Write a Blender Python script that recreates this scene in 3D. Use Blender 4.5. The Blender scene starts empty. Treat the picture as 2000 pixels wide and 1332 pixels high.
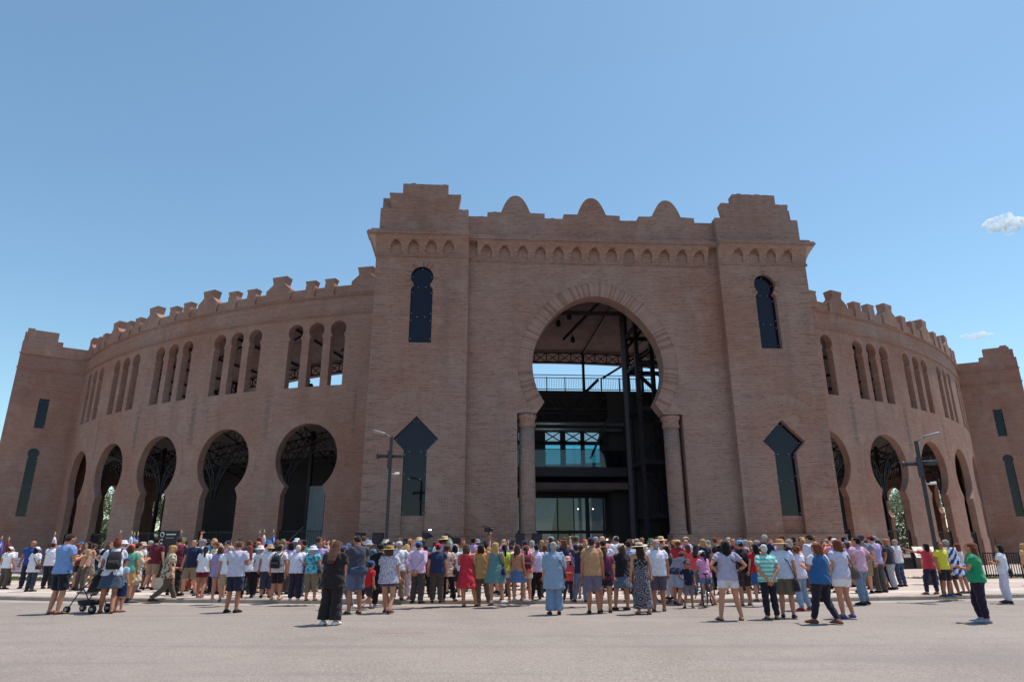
import bpy, bmesh, math, random
import numpy as np
from mathutils import Vector, Matrix, noise
from mathutils.geometry import delaunay_2d_cdt

R = math.radians
rnd = random.Random(7)
scene = bpy.context.scene
col = scene.collection

# ------------------------------------------------------------------ camera, sky, sun, exposure
CAM_H, CAM_F, CAM_PITCH, CAM_ROLL = 1.6, 1284.2139, 0.3019, 0.003
cam = bpy.data.cameras.new('camera'); cam_o = bpy.data.objects.new('camera', cam); col.objects.link(cam_o)
cam.sensor_width = 36.0; cam.lens = CAM_F / 2000 * 36; cam.clip_end = 9000; cam.clip_start = 0.1
cam_o.matrix_world = (Matrix.Translation((0, 0, CAM_H)) @ Matrix.Rotation(math.pi / 2 + CAM_PITCH, 4, 'X')
                      @ Matrix.Rotation(-CAM_ROLL, 4, 'Z'))
scene.camera = cam_o

SUN_EL, SUN_AZ = 70.0, 60.0          # azimuth clockwise from +Y (the way the camera looks)
w = bpy.data.worlds.new('World'); scene.world = w; w.use_nodes = True
wn = w.node_tree.nodes; wl = w.node_tree.links
sky = wn.new('ShaderNodeTexSky'); sky.sky_type = 'NISHITA'; sky.sun_disc = False
sky.sun_elevation = R(SUN_EL); sky.sun_rotation = R(SUN_AZ)
sky.air_density = 1.0; sky.dust_density = 0.35; sky.ozone_density = 1.0; sky.altitude = 20
tint = wn.new('ShaderNodeMix'); tint.data_type = 'RGBA'; tint.blend_type = 'MULTIPLY'; tint.inputs[0].default_value = 1.0; tint.inputs[7].default_value = (.885, 1.035, .985, 1)   # clear, slightly cyan summer air
wl.new(sky.outputs['Color'], tint.inputs[6]); wl.new(tint.outputs[2], wn['Background'].inputs['Color']); wn['Background'].inputs['Strength'].default_value = 0.15
sun = bpy.data.lights.new('sun', 'SUN'); sun_o = bpy.data.objects.new('sun', sun); col.objects.link(sun_o)
sun.energy = 4.2; sun.angle = R(0.53); sun.color = (1.0, 0.94, 0.86)
sd = Vector((math.sin(R(SUN_AZ)) * math.cos(R(SUN_EL)), math.cos(R(SUN_AZ)) * math.cos(R(SUN_EL)), math.sin(R(SUN_EL))))
sun_o.rotation_euler = sd.to_track_quat('Z', 'Y').to_euler()
vs = scene.view_settings; vs.view_transform = 'Standard'; vs.look = 'None'; vs.exposure = 0.18; vs.gamma = 1.0
vs.use_curve_mapping = False
scene.cycles.max_bounces = 8; scene.cycles.diffuse_bounces = 4; scene.cycles.transparent_max_bounces = 12
scene.cycles.use_denoising = True; scene.cycles.volume_bounces = 8

# ------------------------------------------------------------------ placing helpers
RC = Vector((0.52, 87.34))           # centre of the bullring
PSI = 0.0679                         # turn of its main gate
def ray(px, py):
    u = (px - 1000) / CAM_F; v = (666 - py) / CAM_F
    c, s = math.cos(-CAM_ROLL), math.sin(-CAM_ROLL); u, v = u * c - v * s, u * s + v * c
    c, s = math.cos(CAM_PITCH), math.sin(CAM_PITCH)
    return Vector((u, c - v * s, s + v * c))
def ground_at(px, py, z=0.0):
    d = ray(px, py); return d * ((z - CAM_H) / d.z)
def at_depth(px, py, Y):
    d = ray(px, py); p = d * (Y / d.y); p.z += CAM_H; return p
def rho_of(x, y): return math.hypot(x - RC.x, y - RC.y)
KERB_RHO, PLAZA_Z = 67.0, 0.12
def ground_z(x, y): return PLAZA_Z if rho_of(x, y) < KERB_RHO else 0.0

# ------------------------------------------------------------------ mesh builder
class MB:
    def __init__(self): self.v = []; self.f = []; self.uv = []; self.mi = []; self.sm = []
    def add(self, pts, uvs=None, m=0, smooth=False):
        b = len(self.v); self.v += [tuple(p) for p in pts]; self.f.append(list(range(b, b + len(pts))))
        self.uv.append(uvs or [(0, 0)] * len(pts)); self.mi.append(m); self.sm.append(smooth)
    def mesh(self, verts, faces, m=0, smooth=True):
        b = len(self.v); self.v += [tuple(p) for p in verts]
        for f in faces:
            self.f.append([b + i for i in f]); self.uv.append([(0, 0)] * len(f)); self.mi.append(m); self.sm.append(smooth)
    def box(self, x0, x1, y0, y1, z0, z1, m=0):
        P = [(x0, y0, z0), (x1, y0, z0), (x1, y1, z0), (x0, y1, z0), (x0, y0, z1), (x1, y0, z1), (x1, y1, z1), (x0, y1, z1)]
        for q, ax in (((0, 1, 5, 4), (0, 2)), ((2, 3, 7, 6), (0, 2)), ((1, 2, 6, 5), (1, 2)), ((3, 0, 4, 7), (1, 2)), ((4, 5, 6, 7), (0, 1)), ((3, 2, 1, 0), (0, 1))):
            self.add([P[i] for i in q], [(P[i][ax[0]], P[i][ax[1]]) for i in q], m)
    def bar(self, a, b, w, h=None, m=0, up=(0, 0, 1)):
        a = Vector(a); b = Vector(b); h = h or w; d = (b - a).normalized(); up = Vector(up)
        if abs(d.dot(up)) > .98: up = Vector((1, 0, 0))
        x = d.cross(up).normalized() * (w / 2); y = x.cross(d).normalized() * (h / 2)
        L = (b - a).length
        c = [a - x - y, a + x - y, a + x + y, a - x + y, b - x - y, b + x - y, b + x + y, b - x + y]
        for q in ((0, 1, 5, 4), (1, 2, 6, 5), (2, 3, 7, 6), (3, 0, 4, 7)):
            self.add([c[i] for i in q], [(0, 0), (0, w), (L, w), (L, 0)], m)
        self.add([c[i] for i in (3, 2, 1, 0)], None, m); self.add([c[i] for i in (4, 5, 6, 7)], None, m)
    def tube(self, pts, rad, n=8, m=0, caps=True, smooth=True):
        pts = [Vector(p) for p in pts]; k = len(pts)
        if not hasattr(rad, '__len__'): rad = [rad] * k
        vs_, fs = [], []; ref = None
        for i, p in enumerate(pts):
            t = (pts[min(i + 1, k - 1)] - pts[max(i - 1, 0)]).normalized()
            if ref is None: ref = Vector((1, 0, 0)) if abs(t.x) < .8 else Vector((0, 1, 0))
            x = (ref - t * ref.dot(t)).normalized(); ref = x; y = t.cross(x)
            for j in range(n):
                a = 2 * math.pi * j / n; vs_.append(p + (x * math.cos(a) + y * math.sin(a)) * rad[i])
        for i in range(k - 1):
            for j in range(n): fs.append((i * n + j, i * n + (j + 1) % n, (i + 1) * n + (j + 1) % n, (i + 1) * n + j))
        if caps: fs.append(tuple(reversed(range(n)))); fs.append(tuple((k - 1) * n + j for j in range(n)))
        self.mesh(vs_, fs, m, smooth)
    def lathe(self, prof, n=24, c=(0, 0, 0), m=0, smooth=True, caps=True):
        vs_, fs = [], []
        for r, z in prof:
            for j in range(n):
                a = 2 * math.pi * j / n; vs_.append((c[0] + r * math.cos(a), c[1] + r * math.sin(a), c[2] + z))
        for i in range(len(prof) - 1):
            for j in range(n): fs.append((i * n + j, i * n + (j + 1) % n, (i + 1) * n + (j + 1) % n, (i + 1) * n + j))
        if caps: fs.append(tuple(reversed(range(n)))); fs.append(tuple((len(prof) - 1) * n + j for j in range(n)))
        self.mesh(vs_, fs, m, smooth)
    def sector(self, prof, a0, a1, n, m=0, closed=True):
        """closed profile of (rho, z) swept round the ring from angle a0 to a1 (degrees)"""
        k = len(prof)
        def P(i, a): r, z = prof[i % k]; return (r * math.sin(R(a)), -r * math.cos(R(a)), z)
        for j in range(n):
            b0 = a0 + (a1 - a0) * j / n; b1 = a0 + (a1 - a0) * (j + 1) / n
            acc = 0
            for i in range(k if closed else k - 1):
                r0, z0 = prof[i]; r1, z1 = prof[(i + 1) % k]; L = math.hypot(r1 - r0, z1 - z0); rr = prof[0][0]
                self.add([P(i, b0), P(i, b1), P(i + 1, b1), P(i + 1, b0)], [(R(b0) * rr, acc), (R(b1) * rr, acc), (R(b1) * rr, acc + L), (R(b0) * rr, acc + L)], m); acc += L
        if closed and abs(a1 - a0) < 359.9:
            self.add([P(i, a0) for i in range(k)], [(p[0], p[1]) for p in prof], m); self.add([P(i, a1) for i in reversed(range(k))], [(p[0], p[1]) for p in reversed(prof)], m)
    def data(self, name):
        me = bpy.data.meshes.new(name); me.from_pydata(self.v, [], self.f)
        ul = me.uv_layers.new(name='UVMap'); ul.data.foreach_set('uv', np.array([c for f in self.uv for u in f for c in u], dtype=np.float32))
        me.polygons.foreach_set('material_index', self.mi); me.polygons.foreach_set('use_smooth', self.sm); me.update()
        return me
    def build(self, name, mats, parent=None, kind=None):
        me = self.data(name)
        for mt in (mats if isinstance(mats, (list, tuple)) else [mats]): me.materials.append(mt)
        return link(name, me, parent, kind)

def link(name, me, parent=None, kind=None, mat=None, loc=None):
    o = bpy.data.objects.new(name, me); col.objects.link(o)
    if parent: o.parent = parent
    if kind: o['kind'] = kind
    if mat and o.material_slots: o.material_slots[0].link = 'OBJECT'; o.material_slots[0].material = mat
    if loc is not None: o.location = loc
    return o
def tag(o, label=None, cat=None, group=None, kind=None):
    if label: o['label'] = label
    if cat: o['category'] = cat
    if group: o['group'] = group
    if kind: o['kind'] = kind
    return o
def empty(name, loc=(0, 0, 0), rz=0.0):
    o = bpy.data.objects.new(name, None); col.objects.link(o); o.location = loc; o.rotation_euler = (0, 0, rz)
    o.empty_display_size = .2; return o

def inside(poly, x, y):
    x = np.asarray(x); y = np.asarray(y); r = np.zeros(x.shape, bool); n = len(poly)
    for i in range(n):
        x0, y0 = poly[i]; x1, y1 = poly[i - 1]
        if y0 == y1: continue
        r ^= ((y0 > y) != (y1 > y)) & (x < (x1 - x0) * (y - y0) / (y1 - y0) + x0)
    return r
def resample(poly, step):
    out = []
    for i, p in enumerate(poly):
        q = poly[(i + 1) % len(poly)]; L = math.hypot(q[0] - p[0], q[1] - p[1]); k = max(1, int(math.ceil(abs(q[0] - p[0]) / step)))
        for j in range(k): out.append((p[0] + (q[0] - p[0]) * j / k, p[1] + (q[1] - p[1]) * j / k))
    return out
def wall_panel(mb, outer, holes, mapf, thick, step=None, uo=(0, 0), mf=0, mr=0, back=True):
    """a wall with openings: front and back sheets, reveals and edges, all with brick-scale UVs"""
    outer = resample(outer, step) if step else list(outer)
    pts = list(outer); edges = [(i, (i + 1) % len(outer)) for i in range(len(outer))]
    for h in holes:
        b = len(pts); pts += h; edges += [(b + i, b + (i + 1) % len(h)) for i in range(len(h))]
    if step:
        xs = [p[0] for p in outer]; zs = [p[1] for p in outer]
        gx = np.arange(min(xs) + step, max(xs) - step * .5, step); gz = np.arange(min(zs) + 1.5, max(zs) - .7, 1.5)
        X, Z = np.meshgrid(gx, gz); X = X.ravel(); Z = Z.ravel(); ok = inside(outer, X, Z)
        for h in holes: ok &= ~inside(h, X, Z)
        pts += list(zip(X[ok].tolist(), Z[ok].tolist()))
    V, _, F, *_r = delaunay_2d_cdt([Vector(p) for p in pts], edges, [], 0, 1e-5)
    for f in F:
        cx = sum(V[i].x for i in f) / 3; cz = sum(V[i].y for i in f) / 3
        if not inside(outer, cx, cz) or any(inside(h, cx, cz) for h in holes): continue
        t = [V[i] for i in f]
        if (t[1] - t[0]).cross(t[2] - t[0]) < 0: t.reverse()
        uv = [(p.x + uo[0], p.y + uo[1]) for p in t]
        mb.add([mapf(p.x, 0, p.y) for p in t], uv, mf)
        if back: mb.add([mapf(p.x, thick, p.y) for p in reversed(t)], uv[::-1], mf)
    for ring, sgn in [(outer, 1)] + [(h, -1) for h in holes]:
        area = sum(ring[i - 1][0] * ring[i][1] - ring[i][0] * ring[i - 1][1] for i in range(len(ring)))
        rg = ring if area * sgn > 0 else ring[::-1]
        acc = 0
        for i in range(len(rg)):
            a = rg[i]; b = rg[(i + 1) % len(rg)]; L = math.hypot(b[0] - a[0], b[1] - a[1])
            q = [mapf(a[0], 0, a[1]), mapf(a[0], thick, a[1]), mapf(b[0], thick, b[1]), mapf(b[0], 0, b[1])]
            steep = abs(b[1] - a[1]) > abs(b[0] - a[0]) * 3
            uv = [(0, a[1]), (thick, a[1]), (thick, b[1]), (0, b[1])] if steep else [(acc, 0), (acc, thick), (acc + L, thick), (acc + L, 0)]
            mb.add(q, uv, mr); acc += L

# ------------------------------------------------------------------ materials
def mat_new(name):
    m = bpy.data.materials.new(name); m.use_nodes = True; nt = m.node_tree
    return m, nt, nt.nodes['Principled BSDF']
def N(nt, typ, **kw):
    n = nt.nodes.new(typ)
    for k, v in kw.items():
        if k in n.inputs: n.inputs[k].default_value = v
        else: setattr(n, k, v)
    return n
def ramp(nt, src, stops):
    r = nt.nodes.new('ShaderNodeValToRGB'); e = r.color_ramp.elements
    while len(e) < len(stops): e.new(.5)
    for i, (p, c) in enumerate(stops): e[i].position = p; e[i].color = (*c, 1) if len(c) == 3 else c
    nt.links.new(src, r.inputs[0]); return r.outputs[0]
def mix(nt, fac, a, b, mode='MIX'):
    n = nt.nodes.new('ShaderNodeMix'); n.data_type = 'RGBA'; n.blend_type = mode
    for s, v in ((0, fac), (6, a), (7, b)):
        if isinstance(v, bpy.types.NodeSocket): nt.links.new(v, n.inputs[s])
        elif s == 0: n.inputs[0].default_value = v
        else: n.inputs[s].default_value = (*v, 1)
    return n.outputs[2]
def bump(nt, b, h, strength=.4, dist=.01):
    n = nt.nodes.new('ShaderNodeBump'); n.inputs['Strength'].default_value = strength; n.inputs['Distance'].default_value = dist
    nt.links.new(h, n.inputs['Height']); nt.links.new(n.outputs[0], b.inputs['Normal'])
def srgb(r, g, b):
    f = lambda c: (c / 12.92 if c <= .04045 else ((c + .055) / 1.055) ** 2.4)
    return (f(r / 255), f(g / 255), f(b / 255))
def plain(name, c, rough=.7, metal=0.0, spec=.4, var=.12, scale=6.0):
    m, nt, b = mat_new(name); g = N(nt, 'ShaderNodeTexCoord')
    n = N(nt, 'ShaderNodeTexNoise', Scale=scale, Detail=4.0); nt.links.new(g.outputs['Object'], n.inputs['Vector'])
    lo = tuple(x * (1 - var) for x in c); hi = tuple(min(1, x * (1 + var)) for x in c)
    nt.links.new(ramp(nt, n.outputs[0], [(.3, lo), (.7, hi)]), b.inputs['Base Color'])
    b.inputs['Roughness'].default_value = rough; b.inputs['Metallic'].default_value = metal; b.inputs['Specular IOR Level'].default_value = spec
    return m
BW, BH = 6.1167 / 24, 0.0833
def brick_mat(name, c1, c2, mortar, warm=(.46, .27, .19), rough=.9, scars=False):
    m, nt, b = mat_new(name); L = nt.links
    uv = N(nt, 'ShaderNodeUVMap'); geo = N(nt, 'ShaderNodeNewGeometry')
    wob = N(nt, 'ShaderNodeTexNoise', Scale=1.7, Detail=3.0); L.new(uv.outputs[0], wob.inputs['Vector'])
    sub = N(nt, 'ShaderNodeVectorMath', operation='SUBTRACT'); L.new(wob.outputs['Color'], sub.inputs[0]); sub.inputs[1].default_value = (.5, .5, .5)
    sc = N(nt, 'ShaderNodeVectorMath', operation='SCALE'); L.new(sub.outputs[0], sc.inputs[0]); sc.inputs['Scale'].default_value = .018
    ad = N(nt, 'ShaderNodeVectorMath', operation='ADD'); L.new(uv.outputs[0], ad.inputs[0]); L.new(sc.outputs[0], ad.inputs[1])
    br = N(nt, 'ShaderNodeTexBrick', Scale=1.0); L.new(ad.outputs[0], br.inputs['Vector'])
    for k, v in (('Brick Width', BW), ('Row Height', BH), ('Mortar Size', .0085), ('Mortar Smooth', .25), ('Bias', -.1)): br.inputs[k].default_value = v
    br.inputs['Color1'].default_value = (*c1, 1); br.inputs['Color2'].default_value = (*c2, 1); br.inputs['Mortar'].default_value = (*mortar, 1)
    # odd darker and paler single bricks, one hash per brick
    br2 = N(nt, 'ShaderNodeTexBrick', Scale=1.0); L.new(ad.outputs[0], br2.inputs['Vector'])
    for k, v in (('Brick Width', BW), ('Row Height', BH), ('Mortar Size', 0.0), ('Bias', .55)): br2.inputs[k].default_value = v
    br2.inputs['Color1'].default_value = (.45, .42, .42, 1); br2.inputs['Color2'].default_value = (1, 1, 1, 1)
    c = mix(nt, .75, br.outputs[0], br2.outputs[0], 'MULTIPLY')
    # weathering that belongs to the wall: big blotches, repaired patches, runs of soot
    n1 = N(nt, 'ShaderNodeTexNoise', Scale=.16, Detail=5.0, Roughness=.62); L.new(geo.outputs['Position'], n1.inputs['Vector'])
    c = mix(nt, ramp(nt, n1.outputs[0], [(.40, (0, 0, 0)), (.64, (.5, .5, .5))]), c, warm, 'OVERLAY')
    mp = N(nt, 'ShaderNodeMapping'); L.new(geo.outputs['Position'], mp.inputs['Vector']); mp.inputs['Scale'].default_value = (.9, .9, .12)
    n2 = N(nt, 'ShaderNodeTexNoise', Scale=1.0, Detail=6.0, Roughness=.7); L.new(mp.outputs[0], n2.inputs['Vector'])
    c = mix(nt, ramp(nt, n2.outputs[0], [(.50, (0, 0, 0)), (.74, (.45, .45, .45))]), c, (.19, .14, .13))
    n3 = N(nt, 'ShaderNodeTexNoise', Scale=.9, Detail=4.0, Roughness=.6); L.new(geo.outputs['Position'], n3.inputs['Vector'])
    c = mix(nt, ramp(nt, n3.outputs[0], [(.52, (0, 0, 0)), (.72, (.35, .35, .35))]), c, (.50, .37, .29))
    # courses laid in different batches: long, course-high streaks of tone
    mc = N(nt, 'ShaderNodeMapping'); L.new(uv.outputs[0], mc.inputs['Vector']); mc.inputs['Scale'].default_value = (.55, 7.0, 1)
    n4 = N(nt, 'ShaderNodeTexNoise', Scale=1.0, Detail=4.0, Roughness=.75); L.new(mc.outputs[0], n4.inputs['Vector'])
    c = mix(nt, 1.0, c, ramp(nt, n4.outputs[0], [(.32, (.84, .83, .83)), (.54, (1, 1, 1)), (.70, (1.0, 1.0, 1.0))]), 'MULTIPLY')
    if scars:     # toothed repair scars that run up the wall between the arches
        sx = N(nt, 'ShaderNodeSeparateXYZ'); L.new(uv.outputs[0], sx.inputs[0]); ab = N(nt, 'ShaderNodeMath', operation='ABSOLUTE'); L.new(sx.outputs['X'], ab.inputs[0])
        ns = N(nt, 'ShaderNodeTexNoise', Scale=1.0, Detail=2.0); mz = N(nt, 'ShaderNodeCombineXYZ'); L.new(sx.outputs['Y'], mz.inputs['Y']); sc2 = N(nt, 'ShaderNodeVectorMath', operation='SCALE'); L.new(mz.outputs[0], sc2.inputs[0]); sc2.inputs['Scale'].default_value = 6.0; L.new(sc2.outputs[0], ns.inputs['Vector'])
        wd = N(nt, 'ShaderNodeMapRange'); L.new(ns.outputs[0], wd.inputs[0]); wd.inputs[1].default_value = .40; wd.inputs[2].default_value = .66; wd.inputs[3].default_value = .015; wd.inputs[4].default_value = .30
        df = N(nt, 'ShaderNodeMath', operation='SUBTRACT'); L.new(ab.outputs[0], df.inputs[0]); df.inputs[1].default_value = 3.0; da = N(nt, 'ShaderNodeMath', operation='ABSOLUTE'); L.new(df.outputs[0], da.inputs[0])
        lt_ = N(nt, 'ShaderNodeMath', operation='LESS_THAN'); L.new(da.outputs[0], lt_.inputs[0]); L.new(wd.outputs[0], lt_.inputs[1])
        zm = N(nt, 'ShaderNodeMapRange'); L.new(sx.outputs['Y'], zm.inputs[0]); zm.inputs[1].default_value = 7.6; zm.inputs[2].default_value = 11.4
        band_ = ramp(nt, zm.outputs[0], [(0, (0, 0, 0)), (.15, (1, 1, 1)), (.75, (1, 1, 1)), (1, (0, 0, 0))])
        mm = N(nt, 'ShaderNodeMath', operation='MULTIPLY'); L.new(lt_.outputs[0], mm.inputs[0]); L.new(band_, mm.inputs[1]); m3 = N(nt, 'ShaderNodeMath', operation='MULTIPLY'); L.new(mm.outputs[0], m3.inputs[0]); L.new(n2.outputs[0], m3.inputs[1])
        c = mix(nt, m3.outputs[0], c, (.15, .12, .115))
    L.new(c, b.inputs['Base Color']); b.inputs['Roughness'].default_value = rough; b.inputs['Specular IOR Level'].default_value = .2
    inv = N(nt, 'ShaderNodeMath', operation='SUBTRACT'); inv.inputs[0].default_value = 1.0; L.new(br.outputs['Fac'], inv.inputs[1])
    fine = N(nt, 'ShaderNodeTexNoise', Scale=38.0, Detail=3.0); L.new(uv.outputs[0], fine.inputs['Vector'])
    hh = N(nt, 'ShaderNodeMath', operation='MULTIPLY_ADD'); L.new(fine.outputs[0], hh.inputs[0]); hh.inputs[1].default_value = .5; L.new(inv.outputs[0], hh.inputs[2])
    bump(nt, b, hh.outputs[0], .8, .014)
    return m
M = {}
M['brick'] = brick_mat('gate_brick', (.435, .256, .207), (.255, .142, .115), (.49, .38, .325))
M['ring_brick'] = brick_mat('ring_brick', (.455, .270, .216), (.305, .169, .136), (.465, .342, .287), scars=True)
M['voussoir'] = plain('voussoir_brick', (.33, .20, .16), .9, var=.3, scale=9.0, spec=.2)
M['voussoir_c'] = plain('relieving_brick', (.36, .225, .18), .9, var=.2, scale=9.0, spec=.2)
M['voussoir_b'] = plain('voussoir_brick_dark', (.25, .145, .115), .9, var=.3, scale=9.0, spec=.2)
M['steel'] = plain('dark_steel', (.034, .024, .034), .55, var=.2)
M['black'] = plain('black_paint', (.018, .014, .020), .5, var=.2)
M['grey_metal'] = plain('grey_metal', (.42, .42, .43), .35, .7)
M['soffit'] = plain('roof_soffit', (.19, .125, .12), .85, var=.18, scale=1.2)
M['concrete'] = plain('concrete', (.34, .32, .30), .9, var=.15, scale=2.0)
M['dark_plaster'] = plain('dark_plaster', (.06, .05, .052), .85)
M['beige'] = plain('pale_concrete', (.56, .52, .43), .85, var=.08, scale=1.5)
M['white'] = plain('white_paint', (.78, .78, .76), .6, var=.05)
def glass_dark():
    m, nt, b = mat_new('dark_glass'); b.inputs['Base Color'].default_value = (.010, .007, .020, 1)
    b.inputs['Roughness'].default_value = .03; b.inputs['IOR'].default_value = 1.52; b.inputs['Specular IOR Level'].default_value = .28
    g = N(nt, 'ShaderNodeTexCoord'); n = N(nt, 'ShaderNodeTexNoise', Scale=.7, Detail=1.0); nt.links.new(g.outputs['Object'], n.inputs['Vector'])
    bump(nt, b, n.outputs[0], .05, .03); return m
M['glass'] = glass_dark()
def glass_tint(name, c, refl=.12):
    m, nt, b = mat_new(name); nt.nodes.remove(b); out = nt.nodes['Material Output']
    t = N(nt, 'ShaderNodeBsdfTransparent'); t.inputs[0].default_value = (*c, 1)
    g = N(nt, 'ShaderNodeBsdfGlossy'); g.inputs[0].default_value = (.9, .95, 1, 1); g.inputs['Roughness'].default_value = .03
    lw = N(nt, 'ShaderNodeFresnel'); lw.inputs[0].default_value = 1.5
    ms = N(nt, 'ShaderNodeMixShader'); nt.links.new(lw.outputs[0], ms.inputs[0]); nt.links.new(t.outputs[0], ms.inputs[1]); nt.links.new(g.outputs[0], ms.inputs[2])
    nt.links.new(ms.outputs[0], out.inputs['Surface']); return m
M['teal_glass'] = glass_tint('teal_glass', (.30, .60, .66)); M['clear_glass'] = glass_tint('clear_glass', (.55, .60, .62))
def emis(name, c, s):
    m, nt, b = mat_new(name); b.inputs['Emission Color'].default_value = (*c, 1); b.inputs['Emission Strength'].default_value = s; return m
M['lamp_glow'] = emis('warm_lamp', (1, .72, .45), 9.0)
def asphalt():
    m, nt, b = mat_new('asphalt'); L = nt.links; g = N(nt, 'ShaderNodeNewGeometry')
    f = N(nt, 'ShaderNodeTexVoronoi', Scale=48.0); L.new(g.outputs['Position'], f.inputs['Vector'])
    c = ramp(nt, f.outputs['Color'], [(0, (.17, .138, .120)), (.5, (.28, .228, .198)), (1, (.42, .345, .30))])
    n0 = N(nt, 'ShaderNodeTexNoise', Scale=22.0, Detail=6.0, Roughness=.75); L.new(g.outputs['Position'], n0.inputs['Vector'])
    c = mix(nt, ramp(nt, n0.outputs[0], [(.35, (.55, .55, .55)), (.55, (0, 0, 0))]), c, (.165, .135, .118))
    n = N(nt, 'ShaderNodeTexNoise', Scale=.35, Detail=6.0, Roughness=.65); L.new(g.outputs['Position'], n.inputs['Vector'])
    c = mix(nt, ramp(nt, n.outputs[0], [(.38, (0, 0, 0)), (.68, (.55, .55, .55))]), c, (.33, .27, .238))
    np_ = N(nt, 'ShaderNodeTexNoise', Scale=.16, Detail=7.0, Roughness=.7); L.new(g.outputs['Position'], np_.inputs['Vector'])
    c = mix(nt, ramp(nt, np_.outputs[0], [(.36, (.5, .5, .5)), (.50, (0, 0, 0))]), c, (.19, .155, .135))
    mp = N(nt, 'ShaderNodeMapping'); L.new(g.outputs['Position'], mp.inputs['Vector']); mp.inputs['Scale'].default_value = (.10, 1.3, 1)
    n2 = N(nt, 'ShaderNodeTexNoise', Scale=1.0, Detail=5.0); L.new(mp.outputs[0], n2.inputs['Vector'])
    c = mix(nt, ramp(nt, n2.outputs[0], [(.54, (0, 0, 0)), (.66, (.4, .4, .4))]), c, (.19, .165, .155))
    v2 = N(nt, 'ShaderNodeTexVoronoi', Scale=2.6); L.new(g.outputs['Position'], v2.inputs['Vector'])
    c = mix(nt, ramp(nt, v2.outputs['Distance'], [(.012, (1, 1, 1)), (.03, (0, 0, 0))]), c, (.035, .03, .03))
    v3 = N(nt, 'ShaderNodeTexVoronoi', Scale=7.3); L.new(g.outputs['Position'], v3.inputs['Vector'])
    c = mix(nt, ramp(nt, v3.outputs['Distance'], [(.025, (1, 1, 1)), (.05, (0, 0, 0))]), c, (.60, .56, .53))
    L.new(c, b.inputs['Base Color']); b.inputs['Roughness'].default_value = .82
    bump(nt, b, f.outputs['Distance'], .5, .012); return m
M['asphalt'] = asphalt()
def paving(name, c1, c2, tile=.4):
    m, nt, b = mat_new(name); L = nt.links; g = N(nt, 'ShaderNodeUVMap'); p = N(nt, 'ShaderNodeNewGeometry')
    br = N(nt, 'ShaderNodeTexBrick', Scale=1.0); L.new(g.outputs[0], br.inputs['Vector'])
    for k, v in (('Brick Width', tile), ('Row Height', tile), ('Mortar Size', .012)): br.inputs[k].default_value = v
    br.inputs['Color1'].default_value = (*c1, 1); br.inputs['Color2'].default_value = (*c2, 1); br.inputs['Mortar'].default_value = (*[x * .6 for x in c1], 1)
    n = N(nt, 'ShaderNodeTexNoise', Scale=.8, Detail=5.0); L.new(p.outputs['Position'], n.inputs['Vector'])
    c = mix(nt, ramp(nt, n.outputs[0], [(.42, (0, 0, 0)), (.7, (.35, .35, .35))]), br.outputs[0], (.30, .25, .22))
    L.new(c, b.inputs['Base Color']); b.inputs['Roughness'].default_value = .8; bump(nt, b, br.outputs['Fac'], -.4, .006); return m
M['paving'] = paving('pink_paving', (.55, .43, .375), (.50, .385, .335)); M['pale_band'] = paving('pale_paving', (.62, .56, .51), (.57, .51, .465), .6)
M['kerb'] = plain('kerb_concrete', (.34, .28, .24), .9, var=.2, scale=1.5); M['gutter'] = plain('gutter_concrete', (.34, .285, .255), .85, var=.12, scale=1.1)
M['soil'] = plain('ground_grass', (.13, .115, .075), .95, var=.3, scale=.2)
M['grass'] = plain('grass_blades', (.13, .17, .045), .8, var=.4, scale=3.0)
def leafmat(name, c):
    m, nt, b = mat_new(name); oi = N(nt, 'ShaderNodeNewGeometry')
    nt.links.new(ramp(nt, oi.outputs['Random Per Island'], [(0, tuple(x * .55 for x in c)), (1, tuple(x * 1.5 for x in c))]), b.inputs['Base Color'])
    b.inputs['Roughness'].default_value = .55; b.inputs['Transmission Weight'].default_value = 0.0; return m
M['leaf'] = leafmat('leaves', (.075, .105, .03)); M['bark'] = plain('bark', (.13, .095, .07), .95, var=.4, scale=12)
# ------------------------------------------------------------------ ground, road, plaza
def disc_sheet(name, r0, r1, z, mat, n=180, a0=0.0, a1=360.0, kind='structure'):
    mb = MB()
    for j in range(n):
        b0 = a0 + (a1 - a0) * j / n; b1 = a0 + (a1 - a0) * (j + 1) / n
        q = [(r, b) for r, b in ((r1, b0), (r1, b1), (r0, b1), (r0, b0))]
        mb.add([(r * math.sin(R(b)), -r * math.cos(R(b)), z) for r, b in q], [(R(b) * r1, r) for r, b in q])
    o = mb.build(name, mat, None, kind); o.location = (RC.x, RC.y, 0); return o
g = MB(); g.add([(-1500, -1500, -.05), (1500, -1500, -.05), (1500, 1500, -.05), (-1500, 1500, -.05)]); g.build('ground', M['soil'], None, 'structure')
disc_sheet('road', KERB_RHO - .05, 112, 0.0, M['asphalt'])
disc_sheet('road_gutter', KERB_RHO + .02, KERB_RHO + .85, .004, M['gutter'])
pl = disc_sheet('plaza_pavement', 0, KERB_RHO - .22, PLAZA_Z, M['paving'])
for r0, r1 in ((64.9, 65.7), (61.0, 61.7), (56.2, 57.0)): disc_sheet('plaza_pavement_band', r0, r1, PLAZA_Z + .004, M['pale_band'])
q = ground_at(780, 1235); mb = MB(); mb.add([(-.5, -.03, 0), (.5, -.05, 0), (.5, .03, 0), (-.5, .045, 0)]); o = mb.build('road_marking', plain('faded_orange_paint', (.40, .23, .13), .8, var=.5, scale=14), None, 'structure'); o.location = (q.x, q.y, .004)
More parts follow.
